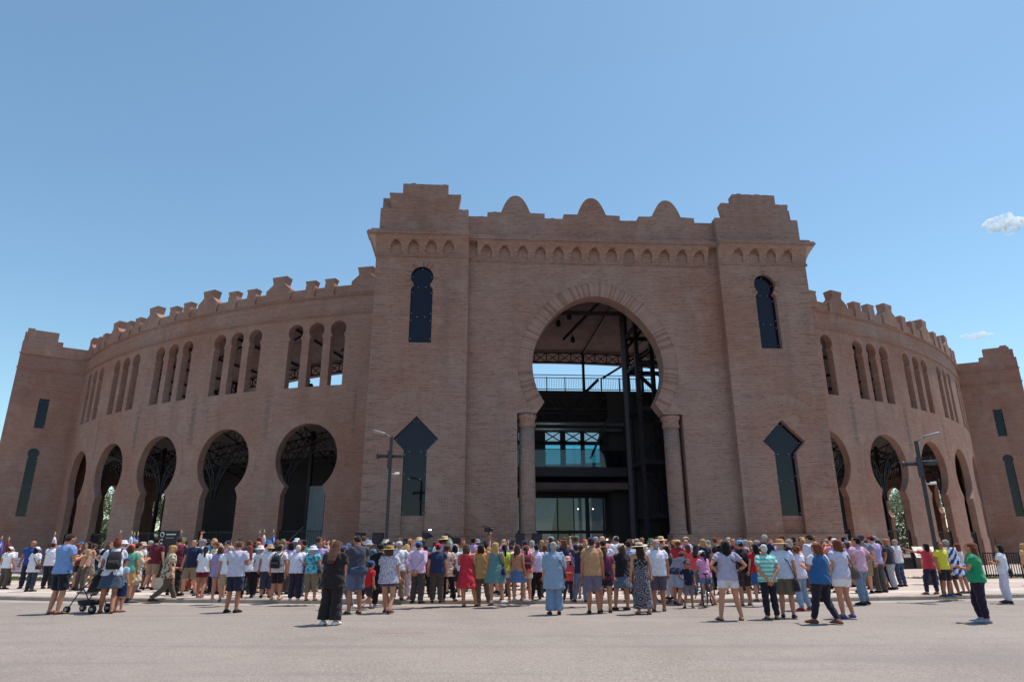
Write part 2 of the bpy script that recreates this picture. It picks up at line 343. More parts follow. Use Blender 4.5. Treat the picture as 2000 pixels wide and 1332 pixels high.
# kerb of single stones
kb = empty('kerb', (RC.x, RC.y, 0)); tag(kb, kind='structure')
km = MB(); ka = 1.0 / KERB_RHO * 180 / math.pi
km.sector([(KERB_RHO, -.02), (KERB_RHO, .10), (KERB_RHO - .03, PLAZA_Z + .006), (KERB_RHO - .23, PLAZA_Z + .006), (KERB_RHO - .23, -.02)][::-1], -ka * .494, ka * .494, 2)
kme = km.data('kerbstone'); kme.materials.append(M['kerb'])
for i in range(-44, 45):
    o = link('kerbstone', kme, kb); o.rotation_euler = (0, 0, R(ka * i)); o.location = (0, 0, rnd.uniform(-.004, .004))
# grass beds near the wall
for a0, a1 in ((-34, -14), (14, 48)):
    disc_sheet('grass_bed', 57.3, 59.6, PLAZA_Z + .008, M['soil'], 40, a0 + 4, a1 + 4)
    gb = MB()
    for _ in range(5200):
        a = R(rnd.uniform(a0 + 4, a1 + 4)); r = rnd.uniform(57.35, 59.5); h = rnd.uniform(.05, .13); t = rnd.uniform(0, 6.28)
        x = RC.x + r * math.sin(a); y = RC.y - r * math.cos(a); dx = .02 * math.cos(t); dy = .02 * math.sin(t)
        gb.add([(x - dx, y - dy, PLAZA_Z), (x + dx, y + dy, PLAZA_Z), (x + rnd.uniform(-.05, .05), y + rnd.uniform(-.05, .05), PLAZA_Z + h)])
    tag(gb.build('grass', M['grass'], None, 'stuff'), 'short green grass strip on the plaza ' + ('left' if a0 < 0 else 'right') + ' of the gate', 'grass')

# ------------------------------------------------------------------ the bullring
RING = 49.57
bull = empty('bullring', (RC.x, RC.y, 0), PSI)
tag(bull, 'round brick bullring with tall battlemented gatehouse and keyhole arches', 'bullring')
def arc(cx, cz, r, a0, a1, n, rz=None): return [(cx + r * math.cos(R(a0 + (a1 - a0) * i / n)), cz + (rz or r) * math.sin(R(a0 + (a1 - a0) * i / n))) for i in range(n + 1)]
def keyhole(cx, half, z0, zst, neck_h, zn, cz, r, n=20):
    a = math.degrees(math.atan2(zn - cz, neck_h))
    return [(cx - half, z0), (cx + half, z0), (cx + half, zst), (cx + neck_h, zn)] + arc(cx, cz, math.hypot(neck_h, zn - cz), a, 180 - a, n)[1:-1] + [(cx - neck_h, zn), (cx - half, zst)]
def ringmap(s, d, z): a = s / RING; return ((RING - d) * math.sin(a), -(RING - d) * math.cos(a), z)
BAY = 7.07; BW2 = RING * R(BAY) / 2
arch_hole = keyhole(0, 1.5, -.3, 4.5, 1.27, 5.03, 6.65, 2.08, 40)
win_holes = [keyhole(c, .49, 11.0, 14.05, .385, 14.24, 14.62, .53, 22) for c in (-1.505, 0, 1.505)]
bm_ = MB(); wall_panel(bm_, [(-BW2, -.5), (BW2, -.5), (BW2, 17.5), (-BW2, 17.5)], [arch_hole] + win_holes, ringmap, .45, .45)
def band(mb, s0, s1, z0, z1, pr, n=4):
    a0, a1 = math.degrees(s0 / RING), math.degrees(s1 / RING)
    mb.sector([(RING - .02, z0), (RING + pr, z0), (RING + pr, z1), (RING - .02, z1)], a0, a1, n)
def cornices(mb, s0, s1):
    for z0, z1, pr in ((15.50, 15.585, .05), (15.59, 15.675, .10), (16.72, 16.80, .06), (16.805, 16.89, .12)): band(mb, s0, s1, z0, z1, pr, 8)
cornices(bm_, -BW2, BW2)
for s0, s1 in ((-BW2, -1.5), (1.5, BW2)): band(bm_, s0, s1, -.1, 2.06, .07, 3); band(bm_, s0, s1, 2.064, 2.12, .03, 3)
bay_me = bm_.data('wall_bay'); bay_me.materials.append(M['ring_brick'])
# rings of brick on end round the arch and the window heads
def annulus(mb, mapf, cx, cz, r0, r1, a0, a1, n, d, rz=None):
    k = (rz or r0) / r0
    def P(r, a, dd): return mapf(cx + r * math.cos(R(a)), dd, cz + r * k * math.sin(R(a)))
    for i in range(n):
        b0 = a0 + (a1 - a0) * i / n; b1 = a0 + (a1 - a0) * (i + 1) / n; L0, L1 = R(b0) * (r0 + r1) / 2, R(b1) * (r0 + r1) / 2
        mb.add([P(r0, b0, -d), P(r0, b1, -d), P(r1, b1, -d), P(r1, b0, -d)][::-1], [(0, L0), (0, L1), (r1 - r0, L1), (r1 - r0, L0)][::-1])
        mb.add([P(r1, b0, -d), P(r1, b1, -d), P(r1, b1, .02), P(r1, b0, .02)][::-1], [(L0, 0), (L1, 0), (L1, d), (L0, d)][::-1])
        mb.add([P(r0, b0, .02), P(r0, b1, .02), P(r0, b1, -d), P(r0, b0, -d)][::-1], [(L0, 0), (L1, 0), (L1, d), (L0, d)][::-1])
    for a in (a0, a1): mb.add([P(r0, a, -d), P(r1, a, -d), P(r1, a, .02), P(r0, a, .02)])
sa = MB(); annulus(sa, ringmap, 0, 6.65, 2.085, 2.62, -50, 230, 56, .012); surround_me = sa.data('arch_surround'); surround_me.materials.append(M['ring_brick'])
sw = []
for c in (-1.505, 0, 1.505):
    q = MB(); annulus(q, ringmap, c, 14.62, .535, .74, -38, 218, 26, .014); me = q.data('window_surround'); me.materials.append(M['ring_brick']); sw.append(me)
# merlons
def merlon(name, w, hs, zs, neck, zn, cap, zt, dep):
    """pilaster, sloping shoulders, neck, flared cap; seen from the front along s, extruded inwards"""
    prof = [(-w, 16.9), (w, 16.9), (w, zs), (neck, zn), (neck, zn + .12), (cap, zt), (-cap, zt), (-neck, zn + .12), (-neck, zn), (-w, zs)]
    mb = MB(); wall_panel(mb, prof, [], lambda s, d, z: (s, -RING - .10 + d, z), dep); me = mb.data(name); me.materials.append(M['ring_brick']); return me
big_me = merlon('merlon', .93, 0, 17.66, .44, 18.06, .56, 18.60, .62); small_me = merlon('merlon', .34, 0, 17.72, .31, 17.80, .40, 18.13, .52)
bays = []
def put(me, name, ang, parent=bull):
    o = link(name, me, parent); o.rotation_euler = (0, 0, R(ang)); return o
def wear_in(o): z = rnd.uniform(.985, 1.012); o.scale = (rnd.uniform(.93, 1.06), 1, 1 + (z - 1) * .35); o.rotation_euler.z += R(rnd.uniform(-.12, .12)); o.rotation_euler.y = R(rnd.uniform(-.02, .02)); return o
offs = [18.9 + BAY * k for k in range(5)]
back = [68.95 + BAY * (k + .5) for k in range(6)]
for sg in (-1, 1):
    for a in offs:
        b = put(bay_me, 'wall_bay', sg * a); bays.append(sg * a)
        for me, nm in [(surround_me, 'arch_surround')] + [(m_, 'window_surround') for m_ in sw]: link(nm, me, b)
        for t in (-.88, .88): wear_in(put(small_me, 'merlon', sg * (a + t)))
    for k in range(6): wear_in(put(big_me, 'merlon', sg * (15.45 + BAY * k)))
    for a in back: put(bay_me, 'wall_bay', sg * a)
    # plain strips of wall next to the gatehouse and the corner tower
    for a0, a1 in ((12.2, 18.9 - BAY / 2), (18.9 + BAY * 4.5, 52.2), (67.6, 68.95)):
        b0, b1 = sorted((sg * a0, sg * a1)); mb = MB(); s0, s1 = RING * R(b0), RING * R(b1)
        wall_panel(mb, [(s0, -.5), (s1, -.5), (s1, 17.5), (s0, 17.5)], [], ringmap, .45, .45); cornices(mb, s0, s1); band(mb, s0, s1, -.1, 2.06, .07, 3)
        mb.build('wall_strip', M['ring_brick'], bull)
# fences across the arches
fm = MB()
n_b = 22
for i in range(n_b + 1):
    s = -1.48 + 2.96 * i / n_b; fm.bar(ringmap(s, .3, .1), ringmap(s, .3, 2.52), .05 if i in (0, 11, 22) else .022)
for z in (.2, 2.45): fm.bar(ringmap(-1.48, .3, z), ringmap(1.48, .3, z), .05, .05)
fence_me = fm.data('fence_gate'); fence_me.materials.append(M['black'])
# steel lattice under the stands, one set per bay
def lattice(mb, p0, p1, h, n, up=(0, 0, 1), w=.07):
    p0 = Vector(p0); p1 = Vector(p1); u = Vector(up) * h
    mb.bar(p0, p1, w); mb.bar(p0 + u, p1 + u, w)
    for i in range(n):
        a = p0.lerp(p1, i / n); b = p0.lerp(p1, (i + 1) / n); c = a.lerp(b, .5) + u
        mb.bar(a, c, w * .6); mb.bar(c, b, w * .6)
def cyl(rho, s, z): a = s / RING; return (rho * math.sin(a), -rho * math.cos(a), z)
lt = MB(); pts_o, pts_i = [], []
for i in range(13):
    t = i / 12; ang = math.pi * t
    pts_i.append(cyl(47.2, -2.9 * math.cos(ang), 4.6 + 2.9 * math.sin(ang))); pts_o.append(cyl(47.2, -2.9 * math.cos(ang) * 1.03, 5.3 + 2.9 * math.sin(ang)))
for i in range(12):
    lt.bar(pts_i[i], pts_i[i + 1], .09); lt.bar(pts_o[i], pts_o[i + 1], .09); lt.bar(pts_i[i], pts_o[i + 1], .05); lt.bar(pts_o[i], pts_i[i + 1], .05)
arch_truss_me = lt.data('arched_truss'); arch_truss_me.materials.append(M['steel'])
rt = MB(); lattice(rt, cyl(47.4, 0, 9.2), cyl(38, 0, 5.8), .75, 12); lattice(rt, cyl(47.4, 0, 7.4), cyl(42.5, 0, 9.0), .55, 7)
rad_truss_me = rt.data('sloping_truss'); rad_truss_me.materials.append(M['steel'])
ct = MB(); lattice(ct, cyl(44.5, -3.0, 7.1), cyl(44.5, 3.0, 7.1), .7, 9); ring_truss_me = ct.data('cross_truss'); ring_truss_me.materials.append(M['steel'])
pc = MB(); pc.bar((0, -44.5, 0), (0, -44.5, 9.2), .22); post_me = pc.data('steel_post'); post_me.materials.append(M['steel'])
for a in bays:
    put(fence_me, 'fence_gate', a); put(arch_truss_me, 'arched_truss', a); put(ring_truss_me, 'cross_truss', a)
for sg in (-1, 1):
    for k in range(6):
        a = sg * (15.45 + BAY * k); put(rad_truss_me, 'sloping_truss', a); put(post_me, 'steel_post', a)
# stands: raked slab, upper walkway, roof canopy on posts with a lattice rim
seat = []
for k in range(13): seat += [(44.6 - k * 1.1, 10.7 - k * .56), (43.5 - k * 1.1, 10.7 - k * .56)]
prof = [(48.9, 10.4), (48.9, 10.7)] + seat + [(30.2, 3.2), (30.2, .1), (30.6, .1), (30.6, 3.2), (44.2, 10.0), (46.2, 10.4)]
for a0, a1 in ((9.5, 180), (-180, -9.5)):
    mb = MB(); mb.sector(prof, a0, a1, 90); mb.build('seating_tier', M['concrete'], bull)
    b0, b1 = (9.5, 112) if a0 > 0 else (-112, -9.5); mb = MB(); mb.sector([(40.6, .1), (40.3, .1), (40.3, 8.0), (40.6, 8.0)], b0, b1, 60); mb.build('view_block_wall', M['dark_plaster'], bull)  # dark wall added to close the bright view through the arches
mb = MB(); mb.sector([(49.1, 17.0), (49.1, 17.3), (38.3, 16.25), (36.6, 15.72), (36.6, 15.50), (38.3, 15.95)], -180, 180, 120); mb.build('roof_canopy', M['soffit'], bull)
gx = MB()
for i in range(5):
    s0 = RING * R(-BAY / 2 + BAY * i / 5); s1 = RING * R(-BAY / 2 + BAY * (i + 1) / 5)
    a, b, c, d = cyl(38.5, s0, 15.10), cyl(38.5, s1, 15.10), cyl(38.5, s0, 15.86), cyl(38.5, s1, 15.86)
    gx.bar(a, b, .1, .12); gx.bar(c, d, .1, .12); gx.bar(a, d, .06); gx.bar(b, c, .06); gx.bar(a, c, .07)
girder_me = gx.data('lattice_girder'); girder_me.materials.append(M['steel'])
rp = MB(); rp.bar((0, -38.5, 6.5), (0, -38.5, 15.95), .2); rq = MB(); rq.bar((0, -38.5, 12.0), (0, -38.5, 15.95), .18); rq.bar((0, -48.6, 16.86), (0, -38.6, 15.85), .10, .16); gpost_me = rq.data('roof_post'); gpost_me.materials.append(M['steel'])
rp.bar((0, -48.6, 16.86), (0, -38.6, 15.85), .12, .2); rp.bar((0, -48.2, 13.6), (0, -44.0, 16.7), .11)
rpost_me = rp.data('roof_post'); rpost_me.materials.append(M['steel'])
for k in range(-9, 10):
    put(girder_me, 'lattice_girder', 4.3 + BAY * k - 4.3); put(gpost_me if abs(k + .5) < 1.4 else rpost_me, 'roof_post', BAY * (k + .5))

# ---- gatehouse
GX, GY = .35, -54.5                              # centre of its front in the bullring's own frame
RY = .42                                         # setback of the middle bay
def pier_map(s, d, z): return (GX + s, GY + d, z)
def mid_map(s, d, z): return (GX + s, GY + RY + d, z)
def kite(cx, z0): return [(cx - .57, z0), (cx + .57, z0), (cx + .57, 6.10), (cx + 1.11, 6.66), (cx, 7.79), (cx - 1.11, 6.66), (cx - .57, 6.10)]
def gkey(cx): return keyhole(cx, .58, 11.61, 14.60, .43, 14.78, 15.26, .58, 28)
PI_, PO = 6.9, 11.84
big = [(4.3, -.3), (4.3, 8.08), (3.30, 8.08), (2.89, 8.66)]
a_n = -math.degrees(math.asin(1.94 / 3.48))
big_arc = []
for i in range(61):
    a = a_n + (180 - 2 * a_n) * i / 60
    x = 3.48 * math.cos(R(a)); z = 10.6 + (3.48 if a < 0 or a > 180 else 3.48 + .45 * math.sin(R(a)) ** 3) * math.sin(R(a)); big_arc.append((x, z))
big = big[:3] + big_arc + [(-3.30, 8.08), (-4.3, 8.08), (-4.3, -.3)]
gate = MB()
for sg in (-1, 1):
    o = [(sg * PI_, -.5), (sg * PO, -.5), (sg * PO, 17.9), (sg * PI_, 17.9)]
    wall_panel(gate, o if sg > 0 else o[::-1], [kite(sg * 9.35, 2.1), gkey(sg * 9.35)], pier_map, .7)
wall_panel(gate, [(-PI_ - .1, -.5), (PI_ + .1, -.5), (PI_ + .1, 17.9), (-PI_ - .1, 17.9)], [big], mid_map, .9)
for sg in (-1, 1):     # flanks back to the ring
    x0, x1 = sorted((GX + sg * PO, GX + sg * (PO - .6))); gate.box(x0 + .003, x1 - .003, GY + .7, -47.6, -.5, 17.9)
gate_o = gate.build('gatehouse', M['brick'], bull)
# plinth
for s0, s1, y0, y1 in ((-PO - .08, -PI_ + .08, GY - .08, GY + .3), (PI_ - .08, PO + .08, GY - .08, GY + .3), (-PI_ + .08, -3.33, GY + RY - .08, GY + RY + .85), (3.33, PI_ - .08, GY + RY - .08, GY + RY + .85)):
    mb = MB(); mb.box(GX + s0, GX + s1, y0, y1, -.1, 2.05); mb.box(GX + s0 - .02, GX + s1 + .02, y0 - .03, y1, 2.053, 2.11); mb.build('plinth', M['brick'], bull)
# columns carrying the great arch
for sg in (-1, 1):
    mb = MB(); mb.lathe([(.47, 2.10), (.47, 2.22), (.42, 2.30), (.415, 5), (.40, 7.40)], 28, (GX + sg * 3.78, GY + RY + .45, 0))
    o = mb.build('column', M['brick'], bull); uvl = o.data.uv_layers[0].data
    for p in o.data.polygons:
        for li in p.loop_indices:
            v = o.data.vertices[o.data.loops[li].vertex_index].co; a = math.atan2(v.y - (GY + RY + .45), v.x - (GX + sg * 3.78)); uvl[li].uv = ((a % 6.2832) * .41, v.z)
        us = [uvl[li].uv[0] for li in p.loop_indices]
        if max(us) - min(us) > 1.3:
            for li in p.loop_indices:
                if uvl[li].uv[0] < 1.0: uvl[li].uv[0] += 6.2832 * .41
    mb = MB(); mb.lathe([(.405, 7.39), (.46, 7.46), (.46, 7.56), (.43, 7.60), (.44, 7.78), (.52, 7.90), (.52, 8.03)], 28, (GX + sg * 3.78, GY + RY + .45, 0))
    mb.build('capital', M['voussoir'], o)
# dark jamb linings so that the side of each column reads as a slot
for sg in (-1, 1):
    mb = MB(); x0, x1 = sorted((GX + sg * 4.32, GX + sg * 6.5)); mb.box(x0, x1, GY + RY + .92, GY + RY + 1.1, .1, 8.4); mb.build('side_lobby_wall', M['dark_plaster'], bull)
# voussoirs, each one a brick set on end
def wedge(h0, h1, L):
    q = MB(); wall_panel(q, [(-h0, 0), (h0, 0), (h1, L), (-h1, L)], [], lambda s, d, z: (s, -.010 + d, z), .09); me = q.data('voussoir'); me.materials.append(M['voussoir']); return me
vous_me = wedge(.041, .0500, .78); vous_s = wedge(.0385, .060, .30); vous_l = wedge(.0395, .0495, .47)
def set_voussoir(me, x, y, z, dirx, dirz, mats=('voussoir', 'voussoir', 'voussoir_c', 'voussoir_b')):
    o = link('voussoir', me, gate_o); a = math.atan2(dirx, dirz); o.location = (x, y + rnd.uniform(-.006, .005), z); o.rotation_euler = (0, a, 0)
    o.material_slots[0].link = 'OBJECT'; o.material_slots[0].material = M[rnd.choice(mats)]
path = [(p[0] * 1.003, 10.6 + (p[1] - 10.6) * 1.003) for p in big_arc]; seg = [0]
for i in range(1, len(path)): seg.append(seg[-1] + math.dist(path[i], path[i - 1]))
nv = 176
for k in range(nv):
    L = seg[-1] * (k + .5) / nv; i = next(j for j in range(1, len(seg)) if seg[j] >= L); t = (L - seg[i - 1]) / (seg[i] - seg[i - 1])
    x = path[i - 1][0] + (path[i][0] - path[i - 1][0]) * t; z = path[i - 1][1] + (path[i][1] - path[i - 1][1]) * t
    tx, tz = path[i][0] - path[i - 1][0], path[i][1] - path[i - 1][1]; n_ = math.hypot(tx, tz)
    set_voussoir(vous_me, GX + x, GY + RY, z, tz / n_, -tx / n_)
for sg in (-1, 1):
    for k in range(30):
        a = R(-44 + 268 * (k + .5) / 30); set_voussoir(vous_s, GX + sg * 9.35 + .59 * math.cos(a), GY, 15.26 + .59 * math.sin(a), math.cos(a), math.sin(a))
    for k in range(31):        # relieving arch over the kite window
        a = R(48 + 84 * (k + .5) / 31); r = 1.92; set_voussoir(vous_l, GX + sg * 9.38 + r * math.cos(a), GY, 6.66 + r * math.sin(a), math.cos(a), math.sin(a), ('voussoir', 'voussoir_c', 'voussoir_c'))
# windows: bolted dark glass panels
def glass_panel(name, poly, mapf, d, parent=bull, bolts=()):
    mb = MB(); wall_panel(mb, poly, [], lambda s, dd, z: mapf(s, d + dd, z), .02); o = mb.build(name, M['glass'], parent)
    for (s, z) in bolts:
        q = MB(); p = mapf(s, d, z); p2 = mapf(s, d - .035, z); q.tube([p, p2], .028, 8); q.build('bolt', M['grey_metal'], o)
    return o
for sg in (-1, 1):
    c = sg * 9.35; dd = .20 if sg < 0 else .30
    kz = [(c - .50, 3.12), (c + .50, 3.12), (c - .50, 4.95), (c + .50, 4.95), (c - .28, 4.72), (c + .28, 4.72), (c - .28, 6.05), (c + .28, 6.05), (c - .52, 5.9), (c + .52, 5.9), (c - .95, 6.62), (c + .95, 6.62), (c - .12, 7.55), (c + .12, 7.55)]
    k = kite(c, 3.0); k = [(x + (c - x) * .012, z) for x, z in k]
    glass_panel('kite_window', k, pier_map, dd, bull, kz)
    mb = MB(); mb.box(GX + c - .568, GX + c + .568, GY + dd - .03, GY + .62, 2.1, 2.998); mb.build('window_infill', M['brick'], bull)
    h = gkey(c); h = [(c + (x - c) * .99, z) for x, z in h]
    glass_panel('keyhole_window', h, pier_map, .16 if sg < 0 else .30, bull, [(c - .2, 14.72), (c + .2, 14.72), (c - .5, 14.4), (c + .5, 14.4), (c - .5, 13.25), (c + .5, 13.25), (c - .2, 13.05), (c + .2, 13.05), (c - .5, 12.85), (c + .5, 12.85), (c - .5, 11.85), (c + .5, 11.85), (c - .5, 15.3), (c + .5, 15.3), (c, 15.75)])
# frieze of pointed niches, string course, cornice
def niche_unit(p, hw=.29):
    mb = MB(); zs = [16.56 + .9 * i / 14 for i in range(15)]; z_ap = 17.33
    pr = lambda z: .03 + .40 * ((z - 16.56) / .9) ** 1.7
    def xa(z):
        if z <= 16.92: return hw
        if z >= z_ap: return 0
        t = (z - 16.92) / (z_ap - 16.92); return hw * (1 - t ** 2.4)
    for i in range(14):
        z0, z1 = zs[i], zs[i + 1]; a, b = xa(z0), xa(z1); y0, y1 = -pr(z0), -pr(z1)
        for sg in (-1, 1):
            q = [(sg * a, y0, z0), (sg * p / 2, y0, z0), (sg * p / 2, y1, z1), (sg * b, y1, z1)]; u = [(v[0], v[2]) for v in q]
            if sg < 0: q.reverse(); u.reverse()
            mb.add(q, u)
            if a > 0 or b > 0:
                q = [(sg * a, y0, z0), (sg * b, y1, z1), (sg * b, .02, z1), (sg * a, .02, z0)]; u = [(v[1], v[2]) for v in q]
                if sg < 0: q.reverse(); u.reverse()
                mb.add(q, u)
    for sg in (-1, 1): mb.add([(sg * p / 2, -pr(z), z) for z in zs] + [(sg * p / 2, .02, 17.46)])
    mb.add([(-p / 2, -pr(17.46), 17.46), (p / 2, -pr(17.46), 17.46), (p / 2, .02, 17.46), (-p / 2, .02, 17.46)])
    me = mb.data('frieze_niche'); me.materials.append(M['brick']); return me
nu1 = niche_unit(.99); nu2 = niche_unit(.94)
for k in range(-6, 7): link('frieze_niche', nu1, bull, loc=(GX + .99 * k, GY + RY, 0))
for sg in (-1, 1):
    for k in range(4): link('frieze_niche', nu2, bull, loc=(GX + sg * (7.98 + .94 * k), GY, 0))
    for s0, s1 in ((PI_, 7.51), (11.27, PO)):     # solid corbel at the corners of the pier
        mb = MB(); pts = [(-(.03 + .40 * (i / 14) ** 1.7), 16.56 + .9 * i / 14) for i in range(15)] + [(.02, 17.46), (.02, 16.56)]
        x0, x1 = sorted((GX + sg * s0, GX + sg * s1))
        if s1 == PO: x0, x1 = (x0, x1 + .02) if sg > 0 else (x0 - .02, x1)
        for i in range(len(pts)):
            a, b = pts[i], pts[(i + 1) % len(pts)]; mb.add([(x0, GY + a[0], a[1]), (x1, GY + a[0], a[1]), (x1, GY + b[0], b[1]), (x0, GY + b[0], b[1])], [(x0, a[1]), (x1, a[1]), (x1, b[1]), (x0, b[1])])
        mb.add([(x0, GY + p[0], p[1]) for p in pts]); mb.add([(x1, GY + p[0], p[1]) for p in reversed(pts)])
        if s1 == PO:   # the corbel turns the corner
            xs = GX + sg * PO
            for i in range(14):
                a, b = pts[i], pts[i + 1]; q = [(xs - sg * a[0], GY + a[0], a[1]), (xs - sg * a[0], -47.6, a[1]), (xs - sg * b[0], -47.6, b[1]), (xs - sg * b[0], GY + b[0], b[1])]
                mb.add(q, [(v[1], v[2]) for v in q]); mb.add([(xs, GY + a[0], a[1]), (xs - sg * a[0], GY + a[0], a[1]), (xs - sg * b[0], GY + b[0], b[1]), (xs, GY + b[0], b[1])])
        mb.build('corner_corbel', M['brick'], bull)
def cornice_run(s0, s1, y):
    mb = MB()
    for z0, z1, pr in ((16.40, 16.47, .05), (16.475, 16.548, .08)): mb.box(GX + s0 - (.08 if s0 < -11 else 0), GX + s1 + (.08 if s1 > 11 else 0), y - pr, y + .01, z0, z1)
    mb.build('string_course', M['brick'], bull)
    mb = MB()
    for z0, z1, pr in ((17.465, 17.55, .44), (17.555, 17.64, .50), (17.645, 17.73, .46), (17.735, 17.895, .30)): mb.box(GX + s0 - (pr if s0 < -11 else 0), GX + s1 + (pr if s1 > 11 else 0), y - pr, y + .5, z0, z1)
    mb.build('cornice', M['brick'], bull)
cornice_run(-PO, -PI_ + .02, GY); cornice_run(PI_ - .02, PO, GY); cornice_run(-PI_ + .025, PI_ - .025, GY + RY)
# parapets
def ragged(mb, x0, x1, y0, y1, z, keep=.5):
    x = x0
    while x < x1 - .1:
        wd = rnd.uniform(.18, .34)
        if rnd.random() < keep: mb.box(x, min(x + wd, x1), y0 + .01 + rnd.uniform(0, .04), y1 - .02, z - .02, z + rnd.choice((.035, .05, .065)))
        x += wd + rnd.uniform(.0, .25)
crest = [(PI_ + .05, 17.9), (11.76, 17.9), (11.76, 19.28), (11.16, 19.28), (11.33, 20.24), (10.6, 20.24), (10.6, 20.83), (8.1, 20.83), (8.1, 20.24), (7.38, 20.24), (7.53, 19.3), (PI_ + .05, 19.3)]
for sg in (-1, 1):
    p = [(sg * x, z) for x, z in crest]; p = p if sg > 0 else p[::-1]
    mb = MB(); wall_panel(mb, p, [], lambda s, d, z: (GX + s, GY + .02 + d, z), .55); mb.build('pier_crest', M['brick'], bull)
    mb = MB()
    for x0, x1, z in ((8.1, 10.6, 20.83), (10.62, 11.3, 20.24), (7.42, 8.08, 20.24), (7.0, 7.5, 19.3)):
        a, b = sorted((GX + sg * x0, GX + sg * x1)); ragged(mb, a, b, GY + .03, GY + .55, z)
    mb.build('broken_coping', M['brick'], bull, 'stuff')
    xs = GX + sg * 11.5; mb = MB()                 # the same crest along the flank
    p = [(.65, 17.9), (6.6, 17.9), (6.6, 19.28), (6.0, 19.28), (6.15, 20.24), (5.4, 20.24), (5.4, 20.83), (2.0, 20.83), (2.0, 20.30), (.75, 20.30), (.65, 19.28)]
    wall_panel(mb, p, [], (lambda s, d, z, xs=xs: (xs - .25 + d, GY + s, z)), .5); mb.build('flank_crest', M['brick'], bull)
def dome(c, hw=.82, z=19.47, h=1.06): return [(c + hw * (1 - 2 * i / 16), z + h * (1 - abs(1 - 2 * i / 16) ** 2.3)) for i in range(17)]
pp = [(-PI_ - .25, 17.9), (PI_ + .25, 17.9), (PI_ + .25, 19.16), (5.9, 19.16), (5.9, 19.45)] + dome(4.32) + [(2.68, 19.45), (2.68, 19.16), (1.6, 19.16), (1.6, 19.45)] + dome(0) + [(-1.6, 19.45), (-1.6, 19.16), (-2.68, 19.16), (-2.68, 19.45)] + dome(-4.32) + [(-5.9, 19.45), (-5.9, 19.16), (-PI_ - .25, 19.16)]
mb = MB(); wall_panel(mb, pp, [], lambda s, d, z: (GX + s, GY + RY + .02 + d, z), .55); mb.build('gate_parapet', M['brick'], bull)
mb = MB()
for x0, x1, z in ((-6.85, -5.95, 19.16), (-2.65, -1.62, 19.16), (1.62, 2.65, 19.16), (5.95, 6.85, 19.16), (-5.88, -5.15, 19.45), (-3.48, -2.7, 19.45), (-1.58, -.84, 19.45), (.84, 1.58, 19.45), (2.7, 3.48, 19.45), (5.15, 5.88, 19.45)): ragged(mb, GX + x0, GX + x1, GY + RY + .03, GY + RY + .55, z)
mb.build('broken_coping', M['brick'], bull, 'stuff')
# roof over the gate passage
mb = MB(); mb.box(GX - 11.2, GX + 11.2, GY + .75, -48.95, 16.98, 17.25); mb.build('passage_roof', M['soffit'], bull)
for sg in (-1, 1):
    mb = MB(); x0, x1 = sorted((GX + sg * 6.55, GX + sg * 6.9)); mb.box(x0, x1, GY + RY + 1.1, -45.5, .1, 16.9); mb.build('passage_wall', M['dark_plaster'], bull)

# dark strips painting in shadow gaps along the outer corners of the piers
tb_ = MB(); tb_.box(-.26, .26, -.012, .02, -.018, .018); shadow_gap_me = tb_.data('shadow_gap_strip'); shadow_gap_me.materials.append(M['voussoir_b'])
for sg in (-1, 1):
    for k in range(23): link('shadow_gap_strip', shadow_gap_me, gate_o, loc=(GX + sg * (PO - .27 + rnd.uniform(-.08, 0)), GY, 2.6 + .58 * k + rnd.uniform(-.05, .05)))
# ---- corner towers (smaller gates either side), seen on their flanks
FL = 7.0
tower_prof = [(47.8, -.5), (53.75, -.5), (53.75, 17.85), (53.42, 17.85), (53.36, 18.86), (51.4, 18.86), (51.4, 18.10), (51.0, 18.10), (51.0, 17.72), (47.8, 17.72)]
t_rect = [(51.12, 10.8), (51.82, 10.8), (51.82, 13.2), (51.12, 13.2)]
t_key = keyhole(51.45, .33, 3.9, 8.38, .27, 8.5, 8.78, .36, 18)
for sg in (-1, 1):
    tw = empty('corner_tower'); tw.parent = bull; tw.rotation_euler = (0, 0, R(60 * sg))
    mb = MB()
    wall_panel(mb, [(-u, z) for u, z in tower_prof][::-1], [[(-u, z) for u, z in t_rect][::-1], [(-u, z) for u, z in t_key][::-1]], lambda u, d, z: (FL - d, u, z), .5)
    wall_panel(mb, tower_prof, [t_rect, t_key], lambda u, d, z: (-FL + d, -u, z), .5)
    fc = [(-6.45, -.5), (6.45, -.5), (6.45, 18.75), (4.6, 18.75), (4.6, 19.6), (2.4, 19.6), (2.4, 18.4), (-2.4, 18.4), (-2.4, 19.6), (-4.6, 19.6), (-4.6, 18.75), (-6.45, 18.75)]
    wall_panel(mb, fc, [], lambda s, d, z: (s, -53.74 + d, z), .5)
    mb.build('tower_wall', M['ring_brick'], tw)
    for q in (-1, 1):
        x0, x1 = sorted((q * FL, q * (FL + .07)))
        for z0, z1, nm in ((15.55, 15.65, 'string_course'), (16.76, 16.86, 'string_course'), (-.1, 2.1, 'plinth')): mb = MB(); mb.box(x0, x1, -53.82, -49.3, z0, z1); mb.build(nm, M['ring_brick'], tw)
        fmap = (lambda u, d, z: (FL - d, -u, z)) if q > 0 else (lambda u, d, z: (-FL + d, -u, z))
        for nm, poly, bl in (('slit_window', t_rect, [(51.2, 11), (51.74, 11), (51.2, 13), (51.74, 13), (51.2, 12), (51.74, 12)]), ('keyhole_window', t_key, [(51.2, 4.1), (51.7, 4.1), (51.2, 6.2), (51.7, 6.2), (51.2, 8.2), (51.7, 8.2)])):
            glass_panel(nm, poly, fmap, .16, tw, bl)
    mb = MB(); mb.box(-6.4, 6.4, -53.1, -47.8, 16.9, 17.1); mb.build('light_block_slab', M['concrete'], tw)  # unseen slab, added to keep the tower interior dark

